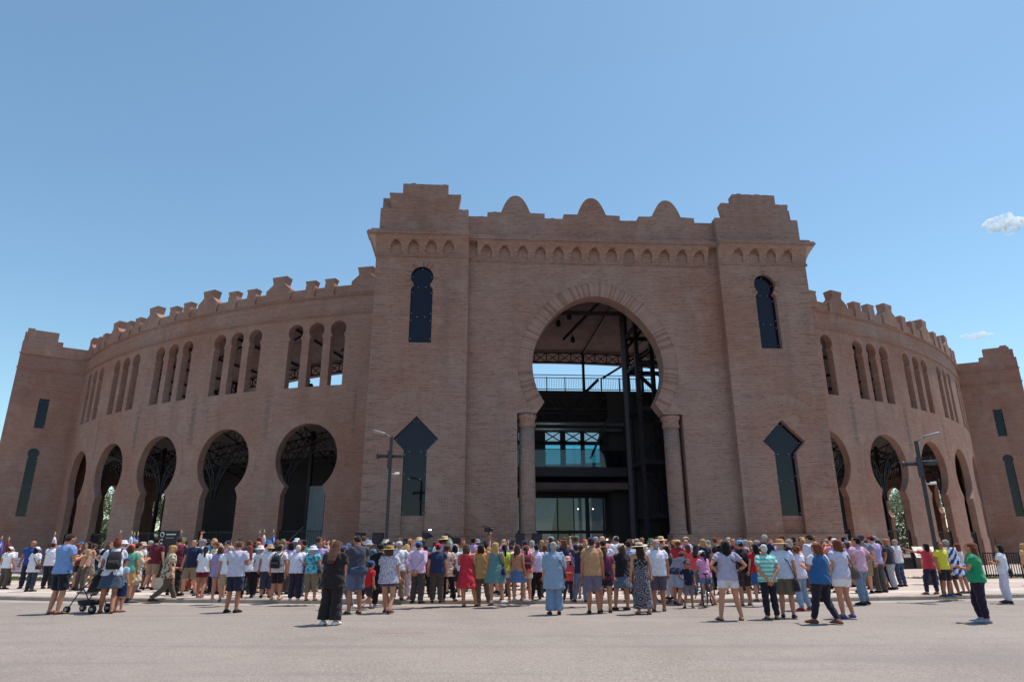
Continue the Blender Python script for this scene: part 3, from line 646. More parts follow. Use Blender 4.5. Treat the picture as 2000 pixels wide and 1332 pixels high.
# ---- inside the great arch: levels, railings, glazing, steel
def hbar(mb, s0, s1, rho, z, w, h=None): mb.bar((GX + s0, -rho, z), (GX + s1, -rho, z), w, h or w)
mb = MB(); mb.box(GX - 6.5, GX + 6.5, -42.3, -39.2, 11.62, 12.0); slab = mb.build('upper_balcony', M['steel'], bull)
mb = MB()
for z in (12.12, 12.95, 13.15): hbar(mb, -6.5, 6.5, 42.2, z, .05)
for k in range(109):
    s = -6.5 + 13 * k / 108; mb.bar((GX + s, -42.2, 12.1), (GX + s, -42.2, 12.95), .022)
mb.build('railing', M['steel'], slab, 'stuff')
for k in range(11): mb = MB(); mb.bar((GX - 6.5 + 1.3 * k, -42.2, 11.9), (GX - 6.5 + 1.3 * k, -42.2, 13.0), .07); mb.build('railing_post', M['steel'], slab)
for z, rho, s0, s1 in ((10.35, 44, -6.5, 6.5), (9.4, 43.4, -6.5, 3.5)):
    mb = MB(); lattice(mb, (GX + s0, -rho, z), (GX + s1, -rho, z), .8, 14, w=.09); mb.build('lattice_beam', M['steel'], bull)
for z, rho in ((9.05, 45.6), (8.75, 45.3)): mb = MB(); mb.tube([(GX - 6.5, -rho, z), (GX + 3.2, -rho, z)], .13, 10); mb.build('pipe', M['grey_metal'], bull)
mb = MB(); mb.box(GX - 6.5, GX + 6.5, -46.3, -42.8, 5.68, 6.25); mid = mb.build('mid_balcony', M['steel'], bull)
mb = MB(); mb.box(GX - 6.4, GX + 6.4, -46.22, -46.19, 6.26, 7.3); mb.build('glass_balustrade', M['clear_glass'], mid)
mb = MB(); hbar(mb, -6.4, 6.4, 46.2, 7.35, .05); mb.build('handrail', M['steel'], mid)
mb = MB(); mb.box(GX - 6.5, GX + 4.0, -45.8, -43.2, 4.95, 5.35); mb.build('soffit_beam', M['soffit'], bull)
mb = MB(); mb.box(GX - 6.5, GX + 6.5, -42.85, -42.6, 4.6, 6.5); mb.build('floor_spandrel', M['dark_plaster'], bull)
# teal glazing at the back of the first floor
panes = [(-3.3, -2.55), (-1.45, -.42), (-.05, 1.0), (1.28, 2.32), (5.4, 6.0), (6.1, 6.5)]
glz = empty('back_glazing'); glz.parent = bull
mb = MB()
hbar(mb, -6.5, 6.5, 42, 6.55, .14, .5); hbar(mb, -6.5, 6.5, 42, 8.36, .14, .24); hbar(mb, -6.5, 6.5, 42, 9.28, .14, .34)
edges_ = [-6.5] + [e for p in panes for e in p] + [6.55]
for a, b in zip(edges_[0::2], edges_[1::2]):
    if b > a: mb.box(GX + a, GX + b, -42.07, -41.93, 6.3, 9.4)
mb.build('mullions', M['steel'], glz)
for a, b in panes:
    m2 = MB(); m2.box(GX + a, GX + b, -42.02, -42.0, 6.8, 8.24); m2.build('pane', M['teal_glass'], glz)
    m2 = MB(); m2.box(GX + a, GX + b, -42.02, -42.0, 8.48, 9.11); m2.build('pane', M['clear_glass'], glz)
    m2 = MB(); m2.bar((GX + a, -42.05, 8.48), (GX + b, -42.05, 9.11), .07); m2.bar((GX + a, -42.05, 9.11), (GX + b, -42.05, 8.48), .07); m2.build('cross_brace', M['steel'], glz)
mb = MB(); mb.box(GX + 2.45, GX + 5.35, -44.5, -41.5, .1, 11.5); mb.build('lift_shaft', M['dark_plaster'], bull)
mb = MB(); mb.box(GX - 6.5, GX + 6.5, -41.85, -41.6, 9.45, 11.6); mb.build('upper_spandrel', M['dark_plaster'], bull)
# ground floor doors
dw = empty('door_wall'); dw.parent = bull
mb = MB(); hbar(mb, -6.5, 2.4, 43, 4.75, .16, .3); hbar(mb, -6.5, 2.4, 43, 2.45, .14, .2); hbar(mb, -6.5, 2.4, 43, .18, .12)
for s, wd in ((-6.4, .14), (-4.9, .1), (-3.6, .1), (-2.4, .1), (-.85, .08), (.22, .07), (1.12, .26), (2.35, .14)): mb.bar((GX + s, -43, .1), (GX + s, -43, 4.9), wd, .12, up=(0, 1, 0))
mb.build('door_frame', M['black'], dw)
for a, b in ((-4.85, -3.65), (-3.55, -2.45), (-2.35, -.9), (-.8, .17), (.27, .98), (1.26, 2.27)):
    for z0, z1 in ((.25, 2.34), (2.56, 4.6)): m2 = MB(); m2.box(GX + a, GX + b, -43.01, -42.99, z0, z1); m2.build('pane', M['clear_glass'], dw)
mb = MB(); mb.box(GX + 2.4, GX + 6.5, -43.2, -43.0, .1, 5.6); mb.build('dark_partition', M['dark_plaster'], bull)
for s0, s1 in ((-.3, .95), (5.2, 6.2)):
    mb = MB(); wall_panel(mb, [(s0 - .75, .1), (s1, .1), (s1, 6.5), (s0 + .35, 6.5)], [], lambda s, d, z: (GX + s, -38 + d, z), .5); mb.build('tapered_fin', M['beige'], bull)
for s, z, rho in ((2.9, 3.9, 43.3), (4.2, 3.9, 43.3), (2.6, 3.2, 43.3), (3.5, 1.95, 43.3), (2.3, 1.95, 43.3), (4.6, 1.95, 43.3), (.6, 3.9, 42.5), (1.6, 3.9, 42.5), (3.1, 1.5, 43.3)):
    mb = MB(); mb.lathe([(.05, 0), (.05, .05), (.02, .07)], 10, (GX + s, -rho, z)); mb.build('downlight', M['lamp_glow'], bull)
# open steel frame of the lift and stair on the right of the passage
lf = empty('lift_frame'); lf.parent = bull
for s0, rho in ((3.3, 49.5), (5.9, 49.5), (3.3, 47.0), (5.9, 47.0), (4.6, 48.2)):
    mb = MB(); mb.bar((GX + s0, -rho, .1), (GX + s0, -rho, 16.9), .24); mb.build('upright', M['steel'], lf)
for z in (3.2, 6.2, 9.3, 12.1, 14.4):
    for a, b in (((3.3, 49.5), (5.9, 49.5)), ((3.3, 47.0), (5.9, 47.0)), ((3.3, 49.5), (3.3, 47.0))):
        mb = MB(); mb.bar((GX + a[0], -a[1], z), (GX + b[0], -b[1], z), .16, .26); mb.build('ledger', M['steel'], lf)
for z0, z1, fl in ((.2, 3.1, 1), (3.3, 6.1, 0), (6.3, 9.2, 1), (9.4, 12.0, 0), (12.2, 14.3, 1), (14.5, 16.8, 0)):
    a, b = (3.3, 5.9) if fl else (5.9, 3.3); mb = MB(); mb.bar((GX + a, -48.4, z0), (GX + b, -48.4, z1), .3, .14); mb.build('stair_flight', M['steel'], lf)
    mb = MB(); mb.bar((GX + a, -48.7, z0 + 1), (GX + b, -48.7, z1 + 1), .05); mb.build('handrail', M['steel'], lf)
for z0, z1 in ((.2, 9.0),): mb = MB(); mb.box(GX + 3.5, GX + 5.7, -46.9, -46.8, z0, z1); mb.build('back_panel', M['dark_plaster'], lf)
# tall steel frame just inside the arch
mb = MB(); mb.bar((GX + 2.05, -51.3, .1), (GX + 2.05, -51.3, 16.98), .22); mb.build('steel_column', M['steel'], bull)
mb = MB(); mb.bar((GX + 4.6, -50.3, .1), (GX + 4.6, -50.3, 16.98), .30); mb.build('steel_column', M['steel'], bull)
for a, b in (((2.05, -51.2, 16.6), (-.6, -46, 14.6)), ((2.3, -51.2, 12.5), (4.9, -48, 15.6)), ((1.9, -46, 12.0), (5.4, -46, 14.2)), ((-1.2, -45, 9.2), (1.2, -48, 11.4)), ((.9, -46, 6.8), (2.1, -46, 9.3))):
    mb = MB(); mb.bar((GX + a[0], a[1], a[2]), (GX + b[0], b[1], b[2]), .13); mb.build('diagonal_brace', M['steel'], bull)
mb = MB(); hbar(mb, -4.2, 5.5, 51.3, 14.55, .16, .22); mb.build('cross_beam', M['steel'], bull)
for s, rho in ((-.4, 47.5), (-.9, 46), (2.9, 48), (.6, 42.5)):
    mb = MB(); mb.bar((GX + s, -rho, 16.9), (GX + s, -rho, 15.9), .03); mb.lathe([(.05, 0), (.16, -.12), (.16, -.42), (.10, -.5)], 12, (GX + s, -rho, 15.95)); mb.build('pendant_lamp', M['steel'], bull)
# stair and partition behind the arch next to the gatehouse
st = empty('staircase'); st.parent = bull; st.rotation_euler = (0, 0, R(-21.3))
sb = MB(); sb.box(-.75, .75, -.16, .16, -.02, .02); sb_me = sb.data('step'); sb_me.materials.append(M['white'])
for k in range(14): link('step', sb_me, st, loc=(-.9 + .02 * k, -46.2 + .28 * k, .35 + .19 * k))
for s in (-1.6, -.1):
    mb = MB(); mb.tube([(s, -46.3, 1.3), (s + .3, -42.4, 4.0)], .03, 8); mb.build('handrail', M['white'], st)
mb = MB(); mb.box(.35, 1.5, -46.3, -46.1, .1, 5.3); o = mb.build('partition', plain('grey_panel', (.30, .32, .33), .6), st)
mb = MB(); mb.bar((.3, -46.8, .1), (.3, -46.8, 6.4), .12); o = mb.build('slim_post', M['concrete'], bull); o.rotation_euler = (0, 0, R(-25.97))
# ------------------------------------------------------------------ people
# joints in metres for a 1.70 m adult facing +Y, right hand at +X
def smooth01(t): t = max(0.0, min(1.0, t)); return t * t * (3 - 2 * t)
POSES = {}
def P_(name, la='hang', ra='hang', legs='stand', lean=0, hy=0, hp=0): POSES[name] = dict(la=la, ra=ra, legs=legs, lean=lean, hy=hy, hp=hp)
ARM = dict(hang=((.245, -.03, 1.13), (.262, .05, .88), (.0, .15, -1)), front=((.23, .04, 1.13), (.09, .27, 1.19), (-.5, .7, .35)),
           photo=((.25, .18, 1.24), (.09, .32, 1.46), (-.1, .3, 1)), up=((.26, .10, 1.63), (.27, .20, 1.88), (0, .15, 1)),
           hip=((.40, -.08, 1.16), (.215, .03, 1.02), (-.7, .6, -.3)), behind=((.255, -.12, 1.13), (.05, -.20, .88), (-.5, -.1, -.8)),
           cross=((.25, .09, 1.12), (-.03, .24, 1.16), (-1, .1, .1)), reach=((.45, .10, 1.43), (.70, .16, 1.52), (1, .2, .3)),
           bag=((.27, .03, 1.14), (.20, .20, 1.05), (-.5, .7, -.1)), down=((.24, .20, 1.20), (.20, .42, 1.05), (0, 1, -.2)), push=((.25, .06, 1.15), (.20, .33, 1.02), (0, 1, -.1)))
LEG = dict(stand=(((-.09, 0), (-.10, .02, .48), (-.115, -.03, .085), 6), ((.09, 0), (.10, .02, .48), (.115, -.03, .085), 6)),
           wide=(((-.09, 0), (-.14, .02, .48), (-.20, -.03, .085), 14), ((.09, 0), (.14, .02, .48), (.20, -.03, .085), 14)),
           rest=(((-.09, 0), (-.085, .0, .48), (-.08, -.03, .085), 4), ((.09, 0), (.14, .10, .49), (.21, .06, .085), 22)),
           walk=(((-.09, 0), (-.09, .16, .50), (-.09, .30, .095), 2), ((.09, 0), (.09, -.02, .46), (.09, -.34, .14), 2)),
           step=(((-.09, 0), (-.10, .06, .48), (-.11, .13, .085), 4), ((.09, 0), (.10, .0, .47), (.11, -.20, .10), 4)))
P_('stand'); P_('stand_b', legs='rest', hy=18); P_('stand_c', legs='wide', hy=-15); P_('phone', 'front', 'front', 'stand', hp=-22); P_('phone_b', 'front', 'front', 'rest', hp=-14, hy=12)
P_('photo', 'photo', 'photo', 'stand', hp=6); P_('raise', 'hang', 'up', 'rest', hp=10); P_('hip', 'hang', 'hip', 'rest', hy=8); P_('hips', 'hip', 'hip', 'wide')
P_('behind', 'behind', 'behind', 'stand'); P_('cross', 'cross', 'cross', 'rest'); P_('walk', 'bag', 'hang', 'walk', 4); P_('step', 'front', 'hang', 'step', hy=10)
P_('bend', 'down', 'down', 'step', 52); P_('reach', 'hang', 'reach', 'rest', hy=-25, hp=5); P_('bag', 'hang', 'bag', 'rest', hy=-12); P_('push', 'push', 'push', 'step', 6); P_('sling', 'bag', 'front', 'stand', hy=20)
BUILD = dict(m=dict(sh=.188, hip=.088, tor=1.0, hips=.165, waist=.150, chest=.175, arm=1.0, leg=1.0, head=1.0),
             f=dict(sh=.165, hip=.092, tor=.95, hips=.178, waist=.132, chest=.152, arm=.84, leg=1.0, head=.97),
             h=dict(sh=.185, hip=.10, tor=1.22, hips=.205, waist=.195, chest=.190, arm=1.1, leg=1.12, head=1.0),
             c=dict(sh=.165, hip=.085, tor=1.0, hips=.150, waist=.145, chest=.150, arm=.92, leg=.95, head=1.38))
class Rig:
    def __init__(s, pose, build):
        p = POSES[pose]; b = BUILD[build]; s.p = p; s.b = b; s.lean = R(p['lean']); s.dz = -.035 if p['legs'] == 'walk' else 0
        k = b['sh'] / .188
        s.arms = []
        for side, key in ((-1, p['la']), (1, p['ra'])):
            e, wv, hd = ARM[key]; f = lambda v: Vector((side * v[0] * (k if abs(v[0]) > .15 else 1), v[1], v[2]))
            s.arms.append([s.T(Vector((side * b['sh'], 0, 1.395))), s.T(f(e)), s.T(f(wv)), s.Rt(Vector((side * hd[0], hd[1], hd[2])).normalized())])
        s.legs = []
        for (hx, hy), kn, an, yaw in LEG[p['legs']]:
            sx = -1 if hx < 0 else 1
            s.legs.append([Vector((sx * b['hip'], hy, .89 + s.dz)), Vector((kn[0], kn[1], kn[2] + s.dz * .6)), Vector(an), -sx * yaw])
    def ang(s, z): return s.lean * smooth01((z - .86) / .24)
    def T(s, v):
        a = s.ang(v.z); y, z = v.y, v.z - .92
        return Vector((v.x, y * math.cos(a) + z * math.sin(a), -y * math.sin(a) + z * math.cos(a) + .92 + s.dz))
    def Rt(s, v): a = s.lean; return Vector((v.x, v.y * math.cos(a) + v.z * math.sin(a), -v.y * math.sin(a) + v.z * math.cos(a)))
    def headM(s):
        a = s.lean; c = s.T(Vector((0, 0, 1.47)))
        return Matrix.Translation(c) @ Matrix.Rotation(-a * .75, 4, 'X') @ Matrix.Rotation(R(s.p['hy']), 4, 'Z') @ Matrix.Rotation(R(s.p['hp']), 4, 'X') @ Matrix.Scale(s.b['head'], 4)
def loft(mb, secs, n=14, T=None, ex=2.3, m=0):
    """closed tube through horizontal superellipse sections (cx, cy, z, rx, ry)"""
    V, F = [], []
    for cx, cy, z, rx, ry in secs:
        for j in range(n):
            a = 2 * math.pi * j / n; c, s_ = math.cos(a), math.sin(a)
            v = Vector((cx + rx * math.copysign(abs(c) ** (2 / ex), c), cy + ry * math.copysign(abs(s_) ** (2 / ex), s_), z)); V.append(T(v) if T else v)
    k = len(secs)
    for i in range(k - 1):
        for j in range(n): F.append((i * n + j, i * n + (j + 1) % n, (i + 1) * n + (j + 1) % n, (i + 1) * n + j))
    F.append(tuple(reversed(range(n)))); F.append(tuple((k - 1) * n + j for j in range(n)))
    mb.mesh(V, F, m)
def ellip(mb, c, r, M_=None, n=12, m=0):
    secs = []
    V, F = [], []; k = 9
    for i in range(1, k):
        ph = math.pi * i / k - math.pi / 2
        for j in range(n):
            a = 2 * math.pi * j / n; v = Vector((c[0] + r[0] * math.cos(ph) * math.cos(a), c[1] + r[1] * math.cos(ph) * math.sin(a), c[2] + r[2] * math.sin(ph))); V.append(M_ @ v if M_ else v)
    for i in range(k - 2):
        for j in range(n): F.append((i * n + j, i * n + (j + 1) % n, (i + 1) * n + (j + 1) % n, (i + 1) * n + j))
    F.append(tuple(reversed(range(n)))); F.append(tuple((k - 2) * n + j for j in range(n)))
    mb.mesh(V, F, m)
def lerp_path(pts, t0, t1, k=7):
    L = [0]
    for a, b in zip(pts, pts[1:]): L.append(L[-1] + (b - a).length)
    out = []
    for i in range(k):
        d = L[-1] * (t0 + (t1 - t0) * i / (k - 1)); j = next((j for j in range(1, len(L)) if L[j] >= d - 1e-6), len(L) - 1)
        out.append(pts[j - 1].lerp(pts[j], (d - L[j - 1]) / max(1e-6, L[j] - L[j - 1])))
    return out
def torso_secs(b, grow=0.0, z0=.80, z1=1.54, hem=0.0, boxy=0.0):
    t = b['tor']; hp, wa, ch = b['hips'], b['waist'], b['chest']; f = 1 if b is BUILD['f'] else 0
    key = [(.78, hp * .80, .085 * t), (.84, hp * .97, .112 * t), (.90, hp, .120 * t), (.98, hp * .95, .112 * t), (1.08, wa, .098 * t + (.03 if t > 1.1 else 0)), (1.18, (wa + ch) / 2, .104 * t + (.03 if t > 1.1 else 0)), (1.28, ch, .116 * t + .012 * f), (1.36, ch * 1.02, .105 * t), (1.41, ch * .88, .088), (1.445, ch * .55, .068), (1.475, .060, .060), (1.54, .056, .058)]
    out = []
    zs = sorted(set([z0, z1] + [k[0] for k in key if z0 < k[0] < z1]))
    for z in zs:
        rx, ry = hp, .118 * t
        for a, c in zip(key, key[1:]):
            if z0 < .80 and grow > .02 and z < .90: break
            if a[0] <= z <= c[0] + 1e-9: u = (z - a[0]) / (c[0] - a[0]); rx, ry = a[1] + (c[1] - a[1]) * u, a[2] + (c[2] - a[2]) * u; break
        if z < 1.3 and boxy: rx = rx + (max(hp, ch) - rx) * boxy; ry = ry + (.122 * t - ry) * boxy
        hh = hem * max(0, (1.2 - z) / .4)
        out.append((0, .008 * f if 1.2 < z < 1.36 else 0, z, rx + grow + hh, ry + grow + hh))
    return out
def limb(mb, pts, rads, n=12): mb.tube(pts, rads, n)
def body_parts(rig, mb):
    b = rig.b; loft(mb, torso_secs(b), 16, rig.T)
    H = rig.headM()
    loft(mb, [(0, .004, .0, .050, .055), (0, .012, .035, .052, .064), (0, .022, .062, .060, .076), (0, .014, .10, .070, .090), (0, .006, .145, .076, .098), (0, 0, .185, .074, .095), (0, -.004, .212, .058, .074), (0, -.006, .226, .026, .034)], 16, lambda v: H @ v, 2.1)
    loft(mb, [(0, .096, .088, .016, .020), (0, .094, .105, .013, .016), (0, .090, .135, .008, .010)], 8, lambda v: H @ v, 2)
    for sx in (-1, 1): ellip(mb, (sx * .077, -.008, .115), (.013, .022, .032), H, 8)
    for s_, e, wv, hd in rig.arms:
        k = b['arm']; inner = s_ + (Vector((0, s_.y, s_.z)) - s_) * .35
        limb(mb, [inner, s_, s_.lerp(e, .35), s_.lerp(e, .7), e, e.lerp(wv, .3), e.lerp(wv, .7), wv, wv + hd * .03], [r * k for r in (.05, .058, .054, .046, .040, .043, .035, .028, .026)])
    for hp, kn, an, yaw in rig.legs:
        k = b['leg']; limb(mb, [hp + Vector((0, 0, .05)), hp, hp.lerp(kn, .3), hp.lerp(kn, .7), kn, kn.lerp(an, .3), kn.lerp(an, .65), an, an - Vector((0, 0, .03))], [r * k for r in (.078, .088, .084, .066, .055, .058, .048, .036, .036)])
        foot(mb, an, yaw, .0, lo=.022)
def foot(mb, an, yaw, grow, lo=.0):
    Z = Matrix.Translation((an.x, an.y, an.z - .085)) @ Matrix.Rotation(R(yaw), 4, 'Z')
    secs = [(-.055, .030, .05), (-.03, .036, .075), (.03, .038, .085), (.09, .042, .060), (.14, .043, .042), (.175, .034, .032), (.19, .018, .024)]
    V, F = [], []; n = 10
    for y, rx, h in secs:
        for j in range(n):
            a = 2 * math.pi * j / n; z = lo + (h + grow - lo) * (.5 + .5 * math.sin(a)) ; V.append(Z @ Vector(((rx + grow) * math.cos(a) * (1 if math.sin(a) < .3 else .85), y + math.copysign(grow, y), z)))
    k = len(secs)
    for i in range(k - 1):
        for j in range(n): F.append((i * n + j, i * n + (j + 1) % n, (i + 1) * n + (j + 1) % n, (i + 1) * n + j))
    F.append(tuple(reversed(range(n)))); F.append(tuple((k - 1) * n + j for j in range(n)))
    mb.mesh(V, F)
def hand_parts(rig, mb):
    for (s_, e, wv, hd), side in zip(rig.arms, (-1, 1)):
        t = (wv - e).normalized(); d = hd
        x = d.cross(Vector((0, 0, 1)) if abs(d.z) < .8 else Vector((0, 1, 0))).normalized(); y = x.cross(d)
        base = wv
        V = []
        mb.tube([base - t * .02, base + d * .03, base + d * .075], [.026, .034, .036], 8)
        for f in range(4):
            o = base + d * .07 + x * (-.030 + .020 * f); L = (.062, .074, .070, .054)[f]
            mb.tube([o, o + d * L * .5 + y * .006, o + d * L * .8 + y * .02, o + d * L + y * .032], [.0095, .009, .0085, .007], 6)
        o = base + d * .025 - x * .03 * side * -1
        mb.tube([o, o + (-x * side * -.03) + d * .03 + y * .01, o + (-x * side * -.038) + d * .065 + y * .022], [.012, .011, .009], 6)
def garment(kind, rig, mb):
    b = rig.b; T = rig.T; h = rig.headM()
    def sleeves(t1, g0, g1):
        for s_, e, wv, hd in rig.arms:
            pts = lerp_path([s_, e, wv], 0, t1, 7); k = b['arm']; inner = s_ + Vector((-s_.x * .4, 0, -.02))
            rad = [(.060 * k + g0) + ((.046 * k if t1 < .6 else .032 * k) + g1 - .060 * k - g0) * i / 6 for i in range(7)]
            mb.tube([inner] + pts, [.062 * k + g0 * .5] + rad, 12)
    def legsleeve(zend, g0, g1, flare=0):
        for hp, kn, an, yaw in rig.legs:
            t1 = (hp.z - zend) / (hp.z - .085); pts = lerp_path([hp, kn, an], 0, min(1, t1), 8); k = b['leg']
            rad = []
            for i in range(8):
                u = min(1, t1) * i / 7; base = float(np.interp(u, [0, .15, .35, .5, .65, .82, 1], [.094, .090, .074, .063, .066, .056, .043])) * k
                rad.append(base + g0 + (g1 - g0) * i / 7 + (flare * max(0, u - .5)))
            mb.tube([hp + Vector((0, 0, .06))] + pts, [rad[0] * .98] + rad, 12)
    def skirt(z0, z1, r0, r1, ry=.8, folds=9, amp=.05):
        V, F = [], []; n = 40; k = 9
        for i in range(k):
            t = i / (k - 1); z = z0 + (z1 - z0) * t; r = r0 + (r1 - r0) * t
            for j in range(n):
                a = 2 * math.pi * j / n; rr = r * (1 + amp * t * math.sin(folds * a + 1.3) + amp * .5 * t * math.sin(5 * a))
                v = Vector((rr * math.cos(a), (rr * ry + .01 * t) * math.sin(a), z)); V.append(T(v) if z > .86 else v + Vector((0, 0, rig.dz)))
        for i in range(k - 1):
            for j in range(n): F.append((i * n + j, i * n + (j + 1) % n, (i + 1) * n + (j + 1) % n, (i + 1) * n + j))
        F.append(tuple(reversed(range(n)))); F.append(tuple((k - 1) * n + j for j in range(n))); mb.mesh(V, F)
    if kind in ('tee', 'polo'): loft(mb, torso_secs(b, .014, .84, 1.468, .018, .45), 18, T); sleeves(.30, .012, .020)
    elif kind == 'loose': loft(mb, torso_secs(b, .022, .74, 1.462, .035, .8), 18, T); sleeves(.36, .020, .035)
    elif kind == 'tank': loft(mb, torso_secs(b, .011, .88, 1.40, .012, .25), 18, T); loft(mb, torso_secs(b, .008, 1.385, 1.43), 14, T)
    elif kind == 'strap': loft(mb, torso_secs(b, .011, 1.02, 1.325, 0, .1), 18, T)
    elif kind == 'long': loft(mb, torso_secs(b, .017, .83, 1.468, .02, .55), 18, T); sleeves(.93, .016, .014)
    elif kind == 'tunic': loft(mb, torso_secs(b, .028, .60, 1.465, .03, .9), 18, T); sleeves(.62, .022, .04)
    elif kind == 'vest': loft(mb, torso_secs(b, .026, .83, 1.45, .016, .6), 18, T)
    elif kind == 'dress': loft(mb, torso_secs(b, .012, 1.0, 1.40), 18, T); skirt(1.10, .50, b['waist'] + .02, b['hips'] + .085, .78)
    elif kind == 'sundress': loft(mb, torso_secs(b, .012, 1.0, 1.40), 18, T); skirt(1.16, .56, b['waist'] + .03, b['hips'] + .12, .85)
    elif kind == 'maxi': loft(mb, torso_secs(b, .012, 1.0, 1.30), 18, T); skirt(1.12, .13, b['waist'] + .025, b['hips'] + .05, .8, 9, .03)
    elif kind == 'skirt': skirt(1.03, .56, b['waist'] + .022, b['hips'] + .065, .76, 8, .03)
    elif kind == 'shortskirt': skirt(1.03, .60, b['waist'] + .022, b['hips'] + .035, .74, 6, .02)
    else:
        loft(mb, [q for q in torso_secs(b, .010, .80, 1.04)], 16, T)
        if kind == 'shorts': legsleeve(.50, .012, .035)
        elif kind == 'miniShorts': legsleeve(.68, .010, .022)
        elif kind == 'trousers': legsleeve(.075, .010, .026)
        elif kind == 'jeans': legsleeve(.085, .008, .016)
        elif kind == 'leggings': legsleeve(.10, .004, .006)
        elif kind == 'capri': legsleeve(.27, .012, .030)
        elif kind == 'wide': legsleeve(.10, .014, .045, .04)
def hair_geo(kind, mb):      # in head space: neck at the origin
    if kind == 'short': ellip(mb, (0, -.010, .168), (.083, .098, .072)); ellip(mb, (0, -.038, .125), (.081, .072, .085))
    elif kind == 'crop': ellip(mb, (0, -.010, .160), (.080, .095, .073)); ellip(mb, (0, -.036, .125), (.078, .070, .075))
    elif kind == 'fringe': ellip(mb, (0, -.012, .085), (.079, .089, .060))
    else:
        ellip(mb, (0, -.008, .168), (.088, .102, .076)); ellip(mb, (0, -.040, .12), (.088, .075, .10))
        if kind == 'long': loft(mb, [(0, -.080, -.30, .050, .022), (0, -.085, -.24, .085, .032), (0, -.072, -.10, .100, .042), (0, -.052, .02, .098, .056), (0, -.035, .12, .092, .075), (0, -.02, .17, .075, .075)], 16)
        elif kind == 'mid': loft(mb, [(0, -.050, -.06, .080, .045), (0, -.046, .0, .096, .060), (0, -.036, .09, .095, .078), (0, -.02, .16, .078, .080)], 16)
        elif kind == 'pony': loft(mb, [(0, -.110, -.16, .018, .016), (0, -.125, -.06, .034, .028), (0, -.130, .06, .034, .030), (0, -.110, .13, .026, .024), (0, -.08, .15, .03, .03)], 10)
        elif kind == 'bun': ellip(mb, (0, -.050, .235), (.050, .050, .045))
        elif kind == 'curly':
            r2 = random.Random(3)
            for _ in range(26):
                a = r2.uniform(0, 6.28); ph = r2.uniform(-.5, 1.4); v = Vector((math.cos(a) * math.cos(ph) * .085, -.02 + math.sin(a) * math.cos(ph) * .09, .135 + math.sin(ph) * .085))
                if v.y > .035 and v.z < .19: continue
                ellip(mb, v, (.030, .030, .028), None, 7)
def hat_geo(kind, mb):
    if kind == 'cap':
        V = [(.093, -.004 - 0, .150), ]
        mb.lathe([(.094, .140), (.095, .165), (.086, .205), (.060, .236), (.020, .247), (.001, .248)], 20, (0, -.004, 0), caps=False)
        n = 9; vs1 = []
        for i in range(n):
            a = math.pi * (.12 + .76 * i / (n - 1)); vs1.append((.094 * math.cos(a), -.004 + .094 * math.sin(a), .150))
        vs2 = [(x * .95, y + .085 * math.sin(math.pi * (.12 + .76 * i / (n - 1))), z - .018) for i, (x, y, z) in enumerate(vs1)]
        V = vs1 + vs2 + [(x, y, z - .008) for x, y, z in vs1] + [(x, y, z - .008) for x, y, z in vs2]
        F = [(i, i + 1, n + i + 1, n + i) for i in range(n - 1)] + [(2 * n + i + 1, 2 * n + i, 3 * n + i, 3 * n + i + 1) for i in range(n - 1)] + [(n + i, n + i + 1, 3 * n + i + 1, 3 * n + i) for i in range(n - 1)]
        mb.mesh(V, F)
    elif kind == 'straw': mb.lathe([(.205, .146), (.20, .150), (.13, .160), (.092, .166), (.088, .215), (.078, .250), (.05, .258), (.001, .254)], 28, (0, -.006, 0), caps=False); mb.lathe([(.205, .146), (.20, .141), (.09, .150)], 28, (0, -.006, 0), caps=False)
    elif kind == 'bucket': mb.lathe([(.150, .118), (.148, .124), (.098, .168), (.092, .215), (.078, .244), (.03, .250), (.001, .250)], 24, (0, -.006, 0), caps=False); mb.lathe([(.150, .118), (.09, .16)], 24, (0, -.006, 0), caps=False)
    elif kind == 'band': mb.lathe([(.0905, .172), (.0915, .178), (.0915, .195), (.0895, .200)], 24, (0, -.006, 0), caps=False)

